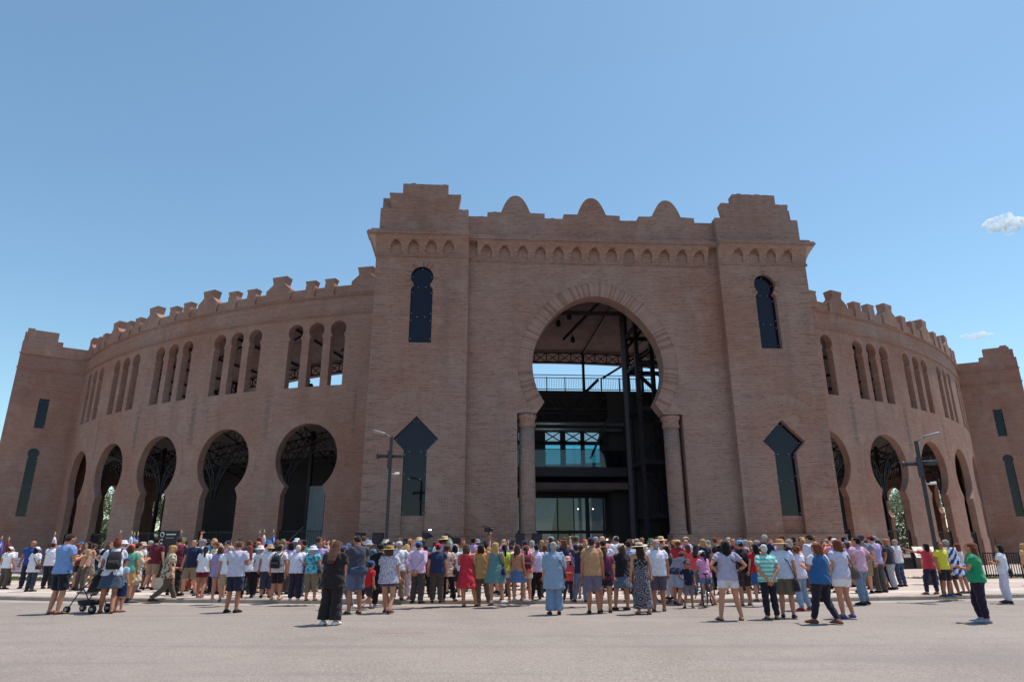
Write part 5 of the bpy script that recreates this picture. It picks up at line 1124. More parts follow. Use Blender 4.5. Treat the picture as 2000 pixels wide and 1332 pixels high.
person(1184, 1168, 1054, 'm', 'photo', -10, ('tee', (210, 210, 232)), ('trousers', (34, 30, 38)), hair=('crop', 'dark'), hat=('cap', (40, 36, 46)), label='person in white t-shirt and black cap filming beside the tan t-shirt')
person(1220, 1191, 1060, 'f', 'bag', 25, ('tee', (40, 32, 40)), ('skirt', (96, 108, 128)), shoes=shoe((70, 40, 46)), hair=('mid', 'brown'), hat=('cap', (190, 172, 162)), mirror=True, label='person in black top, denim skirt and beige cap')
person(1233, 1176, 1056, 'm', 'stand', 5, ('tee', ('stripe', (60, 84, 140), (206, 206, 220))), ('trousers', (96, 80, 72)), hair=('short', 'dark'), label='person in blue and white striped shirt behind the denim skirt')
person(1258, 1199, 1058, 'f', 'stand', 3, ('strap', (40, 32, 38)), ('maxi', ('rosette', (58, 50, 60), (128, 120, 130))), shoes=sandal((130, 80, 80)), hair=('long', 'dark'), hat=('straw', (214, 190, 160), (60, 44, 44)), label='person in straw hat and long black and white patterned dress')
person(1288, 1193, 1053, 'h', 'stand', -4, ('polo', (222, 218, 232)), ('shorts', (84, 78, 92)), shoes=sandal((90, 50, 50)), hair=('crop', 'grey'), hat=('cap', (190, 120, 136)), skin=2, label='person in white polo shirt, grey shorts and pink cap')
person(1309, 1170, 1063, 'f', 'phone', 40, ('tank', (74, 58, 66)), ('jeans', (226, 214, 224)), hair=('mid', 'dark'), hat=('straw', (176, 128, 80), (90, 60, 44)), label='person in brown straw hat, dark top and white trousers')
person(1323, 0, 1065, 'm', 'stand', 175, ('polo', (150, 170, 206)), ('trousers', (52, 56, 76)), d=24.0, hair=None, skin=2, label='bald person in light blue shirt facing the camera')
person(1324, 1181, 1079, 'm', 'bend', -35, ('tee', (56, 58, 84)), ('shorts', (156, 170, 196)), shoes=shoe((50, 46, 70)), hair=('short', 'brown'), hat=('cap', (82, 62, 62)), height=1.68, label='person in dark blue t-shirt bending over a small bicycle')
person(1349, 1187, 1098, 'c', 'hip', 172, ('tee', (34, 34, 56)), ('shorts', (120, 112, 124)), shoes=shoe((50, 44, 52)), hair=('short', 'dark'), hat=('cap', (40, 42, 72)), skin=2, label='child in navy t-shirt and grey shorts facing the camera')
person(1344, 0, 1066, 'f', 'stand', 20, ('tee', (226, 84, 96)), ('leggings', (60, 50, 64)), d=22.6, hair=('long', 'auburn'), label='person in coral top with long auburn hair above the navy-shirted child')
person(1360, 0, 1066, 'f', 'phone', -30, ('tee', (214, 70, 84)), ('jeans', DENIM), d=22.2, hair=('long', 'black'), label='person in red top with long black hair left of the pink-shirted cyclist')
person(1384, 1182, 1079, 'f', 'push', 28, ('tee', (222, 150, 190)), ('miniShorts', (110, 130, 168)), shoes=sandal((230, 150, 110)), hair=('pony', 'dark'), hat=('cap', (232, 228, 234)), height=1.48, label='young person in pink t-shirt and white cap holding a bicycle')
person(1428, 1211, 1053, 'f', 'hips', 2, ('tee', (168, 162, 186)), ('miniShorts', (206, 204, 214)), shoes=sandal((92, 50, 50)), hair=('long', 'black'), hat=('cap', (72, 60, 66)), skin=1, girth=1.03, bag=('crossbody', (60, 32, 40), 'small dark red bag on the long-haired person in pale denim shorts'), label='person with long black hair, grey t-shirt and pale denim shorts')
person(1458, 1182, 1053, 'h', 'stand', 10, ('tee', (38, 32, 38)), ('shorts', (66, 56, 58)), shoes=sandal((60, 40, 42)), hair=('crop', 'dark'), hat=('cap', (110, 150, 190)), label='person in black t-shirt, dark shorts and light blue cap')
person(1475, 0, 1062, 'f', 'stand', 20, ('tee', WH), ('trousers', (90, 80, 84)), d=22.6, hair=('mid', 'brown'), hat=('bucket', (232, 228, 234)), label='person in white floppy hat left of the red jersey')
person(1486, 1175, 1066, 'f', 'stand', 8, ('tee', (186, 30, 48)), ('shorts', (52, 92, 150)), shoes=shoe((90, 84, 110)), hair=('long', 'black'), label='person in red jersey numbered 12 and blue shorts')
person(1509, 1209, 1063, 'h', 'behind', 0, ('tee', ('hoops', (86, 190, 172), (190, 214, 212))), ('jeans', (36, 32, 46)), shoes=sandal((60, 40, 44)), hair=('short', 'silver'), girth=.92, label='silver-haired person in mint striped t-shirt with hands clasped behind')
person(1541, 1206, 1052, 'h', 'stand', -28, ('polo', (208, 210, 232)), ('shorts', (112, 100, 88)), shoes=shoe((52, 48, 80)), hair=('crop', 'grey'), hat=('straw', (196, 144, 86), (150, 140, 140)), skin=1, girth=.94, bag=('satchel', (56, 48, 56), 'dark canvas satchel on the person in the tan hat'), label='person in tan brimmed hat, white shirt and olive shorts')
person(1551, 0, 1048, 'm', 'stand', -20, ('tee', (60, 52, 62)), ('trousers', (50, 46, 54)), d=25.5, hair=('short', 'black'), label='tall dark-haired person in charcoal behind the tan hat')
person(1568, 0, 1050, 'm', 'stand', 160, ('long', (40, 44, 64)), ('trousers', (36, 38, 52)), d=27.0, hair=('crop', 'dark'), hat=('cap', (30, 32, 46)), label='guard in dark cap and uniform facing the crowd')
person(1586, 0, 1043, 'm', 'phone', 25, ('long', (206, 206, 222)), ('trousers', (96, 84, 86)), d=20.8, hair=('short', 'dark'), label='tall dark-haired person in white shirt left of the blue vest')
person(1571, 1192, 1065, 'f', 'cross', 15, ('long', (222, 208, 226)), ('jeans', (140, 160, 188)), shoes=shoe((190, 46, 60)), hair=('curly', 'auburn'), bag=('satchel', (150, 76, 50), 'tan leather bag on the curly red-haired person'), label='curly red-haired person in white top, light jeans and red shoes')
person(1612, 1218, 1060, 'f', 'step', 22, ('tee', (210, 206, 226)), ('leggings', (38, 32, 46)), shoes=shoe((120, 70, 66)), hair=('mid', 'auburn'), over=('vest', (44, 88, 140)), girth=1.12, label='auburn-haired person in blue vest and black trousers, nearest on the right')
person(1653, 1207, 1053, 'f', 'bag', 14, ('tee', (196, 192, 216)), ('miniShorts', (232, 228, 232)), shoes=shoe((96, 84, 150)), hair=('mid', 'auburn'), girth=1.05, bag=('tote', (98, 82, 78), 'big taupe tote bag on the person in white shorts'), label='auburn-haired person in white top, white shorts and purple shoes')
person(1689, 1181, 1049, 'm', 'hip', 30, ('polo', (214, 164, 190)), ('jeans', (112, 132, 158)), hair=('short', 'black'), skin=1, girth=1.05, label='person in pink shirt and blue jeans with hand on hip')
person(1713, 1147, 1062, 'f', 'photo', 10, ('loose', (60, 52, 58)), ('trousers', (40, 36, 44)), shoes=shoe((200, 196, 206)), hair=('curly', 'blond'), label='curly blond person in dark blouse and trousers taking a photo')
person(1731, 1145, 1060, 'f', 'phone', 40, ('dress', (32, 28, 34)), None, shoes=sandal(BK), hair=('curly', 'blond'), label='curly blond person in short black dress')
person(1748, 1151, 1052, 'm', 'stand_b', 35, ('polo', (50, 52, 70)), ('jeans', (158, 160, 170)), hair=None, skin=2, label='bald person in dark polo shirt and grey jeans')
person(1763, 1145, 1053, 'm', 'stand', 25, ('polo', (210, 206, 216)), ('jeans', (62, 70, 98)), hair=('crop', 'grey'), label='grey-haired person in white shirt behind the dark polo shirt')
person(1826, 1160, 1066, 'f', 'reach', 10, ('tee', (220, 72, 84)), ('jeans', (50, 46, 70)), mirror=True, shoes=sandal(), hair=('mid', 'black'), label='person in coral top stretching an arm out for a selfie')
person(1852, 1165, 1058, 'm', 'stand', -160, ('tee', (222, 208, 66)), ('shorts', (48, 34, 44)), shoes=shoe((60, 80, 120)), hair=('short', 'black'), skin=2, label='person in yellow t-shirt next to the striped flag')
person(1866, 1163, 1054, 'm', 'stand', 15, ('tee', (66, 56, 92)), ('shorts', (70, 48, 56)), hair=('short', 'grey'), skin=2, label='grey-haired person in purple t-shirt wrapped in the striped flag')
person(1887, 1158, 1077, 'f', 'photo', 20, ('tank', (216, 196, 206)), ('skirt', (66, 90, 140)), shoes=sandal(), hair=('mid', 'auburn'), label='person in pale top left of the bright green t-shirt')
person(1926, 1216, 1059, 'f', 'cross', 55, ('tee', (34, 142, 100)), ('leggings', (42, 32, 50)), shoes=shoe((150, 156, 180)), hair=('long', 'auburn'), girth=1.14, label='person in bright green t-shirt and black leggings at far right')
person(1972, 1178, 1063, 'f', 'cross', 50, ('tee', (226, 222, 232)), ('jeans', (212, 206, 226)), shoes=shoe((52, 44, 56)), hair=('mid', 'black'), bag=('beltbag', (40, 36, 48), 'dark jacket bundle at the waist of the person in white trousers'), label='person in white t-shirt and pale lilac trousers at far right')
person(1997, 0, 1062, 'f', 'stand', 30, ('tee', (190, 170, 120)), ('jeans', DENIM), d=26.5, hair=('mid', 'blond'), label='blond person cut off by the right edge')
# the watcher in the upper window
person(605, 0, 736, 'm', 'stand', 180, ('tee', (40, 40, 48)), ('trousers', BK), d=43.6, hair=('short', 'black'), height=1.72, group='watcher in the upper window', label='dark figure watching from the upper triple window')
PEOPLE[-1]['base_z'] = 10.72
# the packed crowd behind: every one an individual, told apart by dress and by what they stand under
ANCH = [(0, 'left corner tower'), (190, 'leftmost arches'), (310, 'dark totem'), (380, 'wall left of fourth arch'), (440, 'fourth arch from left'), (520, 'wall between two arches'), (600, 'staircase arch'), (700, 'gate corner speaker'), (770, 'left lamp post'), (840, 'left kite window'), (950, 'raised camera'), (1030, 'left brick column'), (1110, 'glass doors'), (1200, 'dark doorway'), (1310, 'right brick column'), (1390, 'blank wall by column'), (1460, 'right pier edge'), (1540, 'right kite window'), (1650, 'first arch past gate'), (1760, 'wide right arch')]
TOPC = [('white', (226, 224, 230)), ('black', (34, 30, 36)), ('navy', (40, 44, 74)), ('pink', (214, 150, 170)), ('red', (178, 46, 56)), ('grey', (130, 126, 136)), ('pale blue', (150, 172, 206)), ('maroon', (104, 38, 54)), ('cream', (222, 206, 178)), ('teal', (40, 120, 132)), ('tan', (176, 138, 106)), ('lilac', (178, 160, 206)), ('olive', (104, 100, 70)), ('orange', (214, 110, 70))]
HATC = [('navy', (44, 46, 78)), ('white', (230, 228, 230)), ('black', (36, 32, 38)), ('beige', (196, 174, 146)), ('blue', (64, 104, 160)), ('grey', (140, 138, 146)), ('red', (176, 44, 50)), ('green', (70, 104, 70))]
rb = random.Random(21); used = set()
xs = []
for k in range(198):
    for _ in range(60):
        x = rb.uniform(335, 1640) if k < 176 else (rb.uniform(140, 330) if k < 186 else rb.uniform(1600, 1720)); dd = rb.choice([rb.uniform(22.2, 25.5), rb.uniform(24.0, 30.0)])
        q = at_depth(x, 1066, dd)
        if all((q.x - a.x) ** 2 + (q.y - a.y) ** 2 > .30 for a in xs): xs.append(q); break
    anchor = min(ANCH, key=lambda a: abs(a[0] - x))[1]
    for _ in range(300):
        tn, tc = rb.choice(TOPC); hat = rb.random() < .42; hn, hc = rb.choice(HATC); hair_n = rb.choice(['dark', 'brown', 'black', 'auburn', 'blond', 'grey']); kind = rb.choice(['cap', 'cap', 'cap', 'cap', 'bucket', 'straw'])
        if kind == 'straw': hn, hc = 'straw', (206, 178, 134)
        what = ('%s %s' % (hn, {'cap': 'cap', 'bucket': 'bucket hat', 'straw': 'hat'}[kind]) if hat else '%s hair' % hair_n)
        lab = 'person in %s top with %s, below the %s' % (tn, what, anchor)
        if lab not in used: break
    used.add(lab); fem = rb.random() < .5
    person(x, 0, 0, 'f' if fem else rb.choice(['m', 'm', 'h']), rb.choice(['stand', 'stand_c', 'stand_b', 'phone', 'photo', 'cross'] if not fem else ['stand', 'hip', 'stand_b', 'phone', 'cross', 'bag']), rb.choice([rb.uniform(-35, 35), rb.uniform(-35, 35), rb.uniform(-100, 100), rb.uniform(120, 240)]),
           ('tee', tc), (rb.choice(['trousers', 'shorts'] if not fem else ['jeans', 'shorts']), rb.choice([(44, 44, 58), (84, 76, 72), (150, 130, 108), (90, 104, 132), (36, 32, 38)])), d=dd,
           hair=(rb.choice(['mid', 'long', 'pony']) if fem else 'short', hair_n), hat=(kind, hc) if hat else None, skin=rb.choice([0, 1, 1, 2, 3, 4]), mirror=rb.random() < .5,
           height=rb.uniform(1.58, 1.72) if fem else rb.uniform(1.68, 1.84), label=lab, group='packed crowd in front of the gate')
realise()
# ------------------------------------------------------------------ things people hold or bring
def text_mesh(body, size, extrude=.002):
    c = bpy.data.curves.new('t', 'FONT'); c.body = body; c.size = size; c.extrude = extrude; c.align_x = 'CENTER'; c.align_y = 'CENTER'
    o = bpy.data.objects.new('t', c); col.objects.link(o); dg = bpy.context.evaluated_depsgraph_get()
    me = bpy.data.meshes.new_from_object(o.evaluated_get(dg)); bpy.data.objects.remove(o); bpy.data.curves.remove(c); me.materials.clear(); me.materials.append(None); return me
STAND = Matrix.Rotation(math.pi / 2, 4, 'X')          # lays text upright, facing -Y
def letter(parent, body, size, loc, mat, rz=0.0, name='lettering'):
    o = link(name, text_mesh(body, size), parent, None, mat); o.matrix_local = Matrix.Translation(loc) @ Matrix.Rotation(rz, 4, 'Z') @ STAND; return o
def hand_world(p, side):
    r = p['root']; MW = Matrix.Translation(r.location) @ r.rotation_euler.to_matrix().to_4x4() @ Matrix.Diagonal((*r.scale, 1)); a = p['rig'].arms[side]
    return MW @ (a[2] + a[3] * .10)
def who(text): return next(p for p in PEOPLE if p['label'].startswith(text))
# protest sign and blank banner
q = at_depth(273, 1101, 27.1); sg_o = empty('protest_sign', (q.x, q.y, q.z)); sg_o.rotation_euler = (0, R(-6), R(-2)); tag(sg_o, 'cream placard lettered COLONIA held by two people in white', 'sign')
mb = MB(); mb.box(-.31, .31, -.008, .008, -.30, .30); mb.build('board', plain('card', (.62, .50, .44), .8), sg_o)
mb = MB(); mb.box(-.38, -.33, -.012, .012, -.34, .34); mb.build('red_edge', plain('red_cloth', (.22, .02, .03), .8), sg_o)
ink = plain('sign_ink', (.07, .03, .03), .8)
letter(sg_o, 'ECOLAMOS', .125, (0, -.012, .17), ink); letter(sg_o, 'DE PUERTO DE', .075, (0, -.012, -.005), ink); letter(sg_o, 'COLONIA', .145, (0, -.012, -.185), ink)
q = at_depth(23, 1102, 28.0); mb = MB(); n = 12
for i in range(n):
    x0, x1 = -.5 + i / n, -.5 + (i + 1) / n; f = lambda x: .03 * math.sin(x * 9)
    for a, b in ((0, 0),): mb.add([(x0, f(x0), -.26), (x1, f(x1), -.28), (x1, f(x1), .26), (x0, f(x0), .27)]); mb.add([(x0, f(x0) + .006, -.26), (x0, f(x0) + .006, .27), (x1, f(x1) + .006, .26), (x1, f(x1) + .006, -.28)])
bn = mb.build('banner', fab_mat((206, 190, 200))); bn.location = q; tag(bn, 'pale cloth banner with faint lines held low at far left', 'banner')
for k in range(4): mb = MB(); mb.box(-.38, .36, -.045, -.040, .14 - .11 * k, .165 - .11 * k); mb.build('faded_line', fab_mat((150, 136, 156)), bn)
# furled flags on poles
def flag(px, py_top, d, c1, c2, tilt, label):
    t = at_depth(px, py_top, d); base = Vector((t.x - tilt * 1.2, t.y, .9)); o = empty('flag', base); tag(o, label, 'flag', 'flags carried in the crowd')
    v = t - base; mb = MB(); mb.tube([(0, 0, 0), v], .014, 8); mb.lathe([(.02, 0), (.045, .05), (.001, .18)], 8, v); mb.build('pole', plain('flag_pole', (.45, .33, .18), .5), o)
    mb = MB(); pts = [v * s for s in (.96, .86, .7, .5, .35)]; mb.tube([p + Vector((.02 * i, 0, 0)) for i, p in enumerate(pts)], [.03, .07, .09, .08, .03], 9); mb.build('furled_cloth', fab_mat(c1), o)
    mb = MB(); mb.tube([p + Vector((.05 + .015 * i, -.03, 0)) for i, p in enumerate(pts[1:4])], [.03, .05, .02], 8); mb.build('cloth_fold', fab_mat(c2), o)
flag(235, 1043, 28, (150, 30, 70), (110, 20, 60), .05, 'furled crimson flag left of the white bucket hat'); flag(257, 1045, 28, (214, 208, 226), (60, 70, 140), .1, 'furled white and blue flag behind the cream shirt')
flag(262, 1047, 28.8, (60, 150, 200), (30, 50, 110), -.05, 'furled sky blue flag beside the white one'); flag(269, 1046, 28.2, (70, 50, 110), (200, 190, 220), .12, 'furled purple flag above the protest sign')
flag(354, 1043, 28.5, (46, 58, 130), (200, 200, 220), 0, 'furled dark blue flag in front of the third arch'); flag(507, 1044, 28.5, (120, 40, 60), (200, 196, 206), 0, 'furled dark red flag left of two other flags')
flag(516, 1042, 28.5, (206, 206, 216), (120, 130, 180), .04, 'furled white flag between dark red and blue flags'); flag(534, 1042, 28.5, (70, 90, 160), (210, 206, 216), .02, 'furled blue and white flag left of the staircase arch')
flag(3, 1054, 29, (90, 80, 170), (220, 220, 226), .05, 'furled violet and white flag at the left edge'); flag(17, 1056, 29.5, (130, 30, 70), (90, 24, 60), .05, 'furled dark crimson flag near the left edge')
flag(107, 1046, 28.6, (206, 200, 222), (120, 40, 80), 0, 'furled pale flag behind the light blue t-shirt')
# striped flag worn as a cape
p = who('grey-haired person in purple'); mb = MB(); n, m_ = 28, 24
def cape(u, v): a = math.pi * (1.12 + .76 * u); r = .20 + .09 * v + .02 * math.sin(u * 22) * v; return (r * 1.15 * math.cos(a), r * .95 * math.sin(a) - .02, 1.46 - .78 * v - .10 * v * math.sin(u * 3.1))
mb.mesh([cape(i / n, j / m_) for i in range(n + 1) for j in range(m_ + 1)], [(i * (m_ + 1) + j, (i + 1) * (m_ + 1) + j, (i + 1) * (m_ + 1) + j + 1, i * (m_ + 1) + j + 1) for i in range(n) for j in range(m_)])
mb.mi = [1 if (int((i / n * .9 + j / m_) * 7.5) % 2 and not (i < 6 and j < 4)) else 0 for i in range(n) for j in range(m_)]
fl = mb.build('striped_flag', [fab_mat((222, 220, 228)), fab_mat((36, 66, 140))]); fl.modifiers.new('t', 'SOLIDIFY').thickness = .008
fl.matrix_world = Matrix.Translation(p['root'].location) @ p['root'].rotation_euler.to_matrix().to_4x4() @ Matrix.Diagonal((*p['root'].scale, 1))
tag(fl, 'white and blue striped flag worn as a cape by the lamp post', 'flag')
mb = MB(); mb.lathe([(.001, 0), (.05, .0), (.05, .006), (.001, .006)], 14); e_ = mb.build('sun_emblem', fab_mat((206, 160, 60)), fl); e_.matrix_local = Matrix.Translation((-.18, -.155, 1.30)) @ Matrix.Rotation(R(82), 4, 'X') @ Matrix.Rotation(R(-30), 4, 'Y')
mb = MB()
# jersey number
p = who('person in red jersey'); o = letter(p['root'], '12', .17, (0, -.155, 1.22), M['white'], 0, 'jersey_number')
# phones
for t, side, lab in (('person in white t-shirt and navy shorts', 1, 'reading man'), ('person in navy t-shirt and jeans', 1, 'raised arm in navy'), ('person in coral top stretching', 1, 'outstretched selfie arm'), ('tall person in light blue', 1, 'man in light blue'), ('person with left arm raised', 1, 'raised arm above lilac top'), ('tall person in charcoal t-shirt', 1, 'tall man in charcoal')):
    p = who(t); h = hand_world(p, side); mb = MB(); mb.box(-.037, .037, -.005, .005, -.075, .075); o = mb.build('phone', M['black']); o.location = h; o.rotation_euler = (R(-20), 0, p['root'].rotation_euler.z); tag(o, 'black phone in the hand of the ' + lab, 'phone', 'phones in hands')
    mb = MB(); mb.box(-.033, .033, -.0075, -.0055, -.068, .068); mb.build('screen', M['glass'], o)
# camera held up on a stick, television cameras
p = who('person in mustard'); h = hand_world(p, 1); o = empty('camera_on_stick', h); tag(o, 'small video camera held high on a stick by the mustard blouse', 'camera')
top = at_depth(953, 1034, h.y); v = top - h; mb = MB(); mb.tube([(0, 0, -.1), v * .86], .018, 8); mb.build('stick', M['black'], o)
mb = MB(); mb.box(v.x - .10, v.x + .06, v.y - .1, v.y + .08, v.z - .07, v.z + .06); mb.build('camera_body', M['black'], o); mb = MB(); mb.tube([v + Vector((.06, -.02, 0)), v + Vector((.16, -.02, .0))], .045, 10); mb.build('lens', M['black'], o)
mb = MB(); mb.tube([v + Vector((-.16, 0, .10)), v + Vector((.22, 0, .06))], .012, 6); mb.build('microphone', M['black'], o)
def tvcam(px, py, d, label, light=False):
    c = at_depth(px, py, d); o = empty('television_camera', c); tag(o, label, 'camera', 'television cameras above the crowd')
    mb = MB(); mb.box(-.14, .14, -.10, .10, -.10, .12); mb.build('camera_body', M['black'], o); mb = MB(); mb.tube([(.12, 0, 0), (.24, 0, .0), (.26, 0, 0)], [.055, .06, .075], 12); mb.build('lens', M['black'], o)
    mb = MB(); mb.tube([(-.12, 0, .16), (.10, 0, .18)], .02, 8); mb.build('top_handle', M['black'], o); mb = MB(); mb.tube([(0, 0, -.08), (0, 0, .12 - c.z)], .03, 8); mb.build('support_pole', M['black'], o)
    if light: mb = MB(); mb.box(.10, .20, -.03, .03, .20, .25); mb.build('camera_light', emis('camera_light', (.9, .95, 1), 3.0), o)
tvcam(832, 1046, 27, 'television camera with a lit lamp below the left kite window', True); tvcam(874, 1051, 26.5, 'dark television camera right of the red cap'); tvcam(892, 1056, 27.5, 'lower television camera near the grey cap')
# pushchair
g_ = ground_at(172, 1196); o = empty('pushchair', (g_.x, g_.y, 0)); o.rotation_euler = (0, 0, R(75)); tag(o, 'folding black pushchair with grey seat and shopping basket', 'pushchair')
def tb(name, pts, r, mat): m2 = MB(); m2.tube(pts, r, 8); m2.build(name, mat, o)
for s in (-.24, .24):
    tb('frame_tube', [(s, .42, .09), (s, .20, .42), (s, -.18, .80), (s, -.42, 1.02)], .014, M['black']); tb('frame_tube', [(s, -.34, .11), (s, -.10, .45), (s, .05, .62)], .014, M['black'])
    for y, r in ((.44, .085), (-.36, .10)):
        m2 = MB(); m2.tube([(s - .035, y, r), (s + .035, y, r)], r, 18); w_ = m2.build('wheel', M['black'], o); m2 = MB(); m2.tube([(s - .038, y, r), (s + .038, y, r)], r * .5, 12); m2.build('hub', M['grey_metal'], w_)
tb('handle', [(-.24, -.42, 1.02), (-.2, -.46, 1.04), (.2, -.46, 1.04), (.24, -.42, 1.02)], .018, M['black'])
m2 = MB(); loft(m2, [(0, .12, .46, .20, .20), (0, .12, .50, .21, .22), (0, .10, .53, .19, .20)], 14, None, 4); m2.build('seat', fab_mat((150, 146, 156)), o)
m2 = MB(); loft(m2, [(0, -.06, .50, .20, .05), (0, -.16, .72, .21, .05), (0, -.24, .92, .19, .06)], 14, None, 4); m2.build('seat_back', fab_mat((50, 48, 54)), o)
m2 = MB(); loft(m2, [(0, .02, .18, .17, .20), (0, .02, .26, .20, .24), (0, .02, .30, .20, .24)], 14, None, 4); m2.build('basket', fab_mat((44, 42, 46)), o)
# bicycles
def bicycle(px, py, k, rz, label, c):
    g_ = ground_at(px, py); o = empty('bicycle', (g_.x, g_.y, ground_z(g_.x, g_.y))); o.rotation_euler = (0, 0, rz); o.scale = (k, k, k); tag(o, label, 'bicycle')
    paint = plain('bike_paint', c, .35, .2)
    for x in (-.5, .5):
        m2 = MB(); pts = [(x + .33 * math.cos(a), 0, .34 + .33 * math.sin(a)) for a in [2 * math.pi * i / 28 for i in range(29)]]; m2.tube(pts, .022, 8, caps=False); w_ = m2.build('wheel', M['black'], o)
        m2 = MB()
        for i in range(14): a = 2 * math.pi * i / 14; m2.tube([(x, 0, .34), (x + .31 * math.cos(a), 0, .34 + .31 * math.sin(a))], .003, 4)
        m2.build('spokes', M['grey_metal'], w_, 'stuff'); m2 = MB(); m2.tube([(x, -.04, .34), (x, .04, .34)], .03, 10); m2.build('hub', M['grey_metal'], w_)
    for nm, pts, r in (('top_tube', [(-.16, 0, .78), (.36, 0, .80)], .018), ('down_tube', [(-.06, 0, .34), (.37, 0, .74)], .02), ('seat_tube', [(-.06, 0, .34), (-.19, 0, .90)], .018), ('seat_stay', [(-.16, 0, .76), (-.5, 0, .34)], .012), ('chain_stay', [(-.06, 0, .34), (-.5, 0, .34)], .013), ('fork', [(.35, 0, .86), (.5, 0, .34)], .017)):
        m2 = MB(); m2.tube(pts, r, 8); m2.build(nm, paint, o)
    m2 = MB(); m2.tube([(.28, -.27, 1.0), (.36, -.12, .98), (.34, 0, .95), (.36, .12, .98), (.28, .27, 1.0)], .014, 8); m2.build('handlebar', M['black'], o)
    m2 = MB(); loft(m2, [(-.20, 0, .90, .12, .05), (-.20, 0, .93, .14, .075), (-.21, 0, .955, .12, .06)], 12); m2.build('saddle', M['black'], o)
    m2 = MB(); m2.tube([(-.06, -.05, .34), (-.06, .05, .34)], .07, 14); m2.build('crank', M['grey_metal'], o)
    for s in (-1, 1): m2 = MB(); m2.box(-.10 + s * .1, -.02 + s * .1, s * .07, s * .16, .34 - s * .11, .36 - s * .11); m2.build('pedal', M['black'], o)
bicycle(1386, 1184, .92, R(62), 'dark bicycle held by the young person in pink', (.05, .03, .05)); bicycle(1322, 1178, .78, R(15), 'small bicycle under the bending person in dark blue', (.03, .03, .05))
# loudspeakers on stands
for px, y0, y1, hw, dd, lab in ((703, 1040, 1060, .20, 31.4, 'black loudspeaker half hidden at the left gate corner'), (738, 1040, 1062, .23, 30.9, 'tall black loudspeaker left of the lamp post'), (791, 1052, 1064, .20, 31.2, 'low black loudspeaker under the left kite window'), (1016, 1041, 1066, .21, 31.2, 'black loudspeaker at the foot of the left column'), (1049, 1041, 1062, .24, 31.6, 'wide black loudspeaker right of the left column')):
    c0 = at_depth(px, y1, dd); c1 = at_depth(px, y0, dd); o = empty('loudspeaker', (c0.x, c0.y, PLAZA_Z)); tag(o, lab, 'loudspeaker', 'loudspeakers along the gate wall')
    mb = MB(); mb.box(-hw, hw, -.2, .2, c0.z - PLAZA_Z, c1.z - PLAZA_Z); mb.build('cabinet', M['black'], o); mb = MB(); mb.tube([(0, 0, 0), (0, 0, c0.z - PLAZA_Z)], .03, 8); mb.build('stand_pole', M['black'], o)
    mb = MB(); mb.box(-hw * .86, hw * .86, -.215, -.203, c0.z - PLAZA_Z + .05, c1.z - PLAZA_Z - .05); mb.build('grille', M['steel'], o)
# dark rectangular info signs at the gate wall
c = at_depth(800, 1047, 32.55); o = empty('wall_sign', (c.x, c.y, c.z)); o.rotation_euler = (0, 0, PSI); tag(o, 'small dark wall plaque with pale line under the left kite window', 'sign')
mb = MB(); mb.box(-.33, .33, -.03, .03, -.22, .12); mb.build('plate', M['black'], o); mb = MB(); mb.box(-.22, .22, -.036, -.031, -.12, -.05); mb.build('pale_line', M['grey_metal'], o)
# ------------------------------------------------------------------ street furniture
def lamp_post(base, h, rz, label, head_dir):
    o = empty('street_lamp', base); o.rotation_euler = (0, 0, rz); tag(o, label, 'street lamp', 'street lamps along the kerb')
    dk = plain('lamp_paint', (.045, .04, .045), .5)
    mb = MB(); mb.bar((0, 0, 0), (0, 0, h), .105, .105); mb.build('pole', dk, o); mb = MB(); mb.lathe([(.14, 0), (.14, .03), (.09, .05)], 16); mb.build('base_plate', dk, o)
    s = head_dir; mb = MB(); mb.tube([(0, 0, h - .03), (s * .14, 0, h + .05), (s * .24, -.02, h + .10)], .022, 8); mb.build('arm', plain('arm_grey', (.20, .20, .21), .5), o)
    hd = empty('lamp_head'); hd.parent = o; hd.location = (s * .45, -.03, h + .17); hd.rotation_euler = (R(10), R(-14 * s), 0)
    mb = MB(); loft(mb, [(0, 0, -.03, .25, .10), (0, 0, 0, .26, .11), (0, 0, .03, .22, .08)], 14, None, 4); mb.build('housing', plain('lamp_head_grey', (.20, .20, .21), .5), hd)
    mb = MB(); mb.box(-.20, .18, -.08, .08, -.042, -.031); mb.build('diffuser', plain('diffuser', (.75, .70, .60), .4), hd)
    z = h - .72; mb = MB(); mb.tube([(-.48, -.05, z), (-.05, -.05, z)], .055, 10); mb.build('floodlight', dk, o); mb = MB(); mb.tube([(-.50, -.05, z), (-.42, -.05, z)], .10, 12); mb.build('floodlight_rim', dk, o)
    mb = MB(); mb.box(-.10, .06, -.12, -.03, z - .42, z + .2); mb.build('control_box', dk, o)
    mb = MB(); mb.tube([(.05, -.05, z), (.45, -.05, z)], .05, 10); mb.build('floodlight', dk, o); mb = MB(); mb.box(-.4, .45, -.09, -.01, z + .07, z + .10); mb.build('bracket', plain('bracket_grey', (.22, .21, .22), .5), o)
    mb = MB(); mb.tube([(.06, 0, z - .62), (.16, -.02, z - .62), (.18, -.04, z - .61), (.34, -.06, z - .60)], [.02, .02, .045, .04], 10); mb.build('security_camera', M['white'], o)
b = ground_at(1845, 1165, PLAZA_Z); b.z = PLAZA_Z
lamp_post(b, 4.63, R(-25), 'dark street lamp with floodlights leaning over the right crowd', 1)
lb = at_depth(765, 853, 24.0); lamp_post(Vector((lb.x, lb.y, PLAZA_Z)), lb.z - PLAZA_Z, R(6), 'dark street lamp in front of the left kite window', -1)
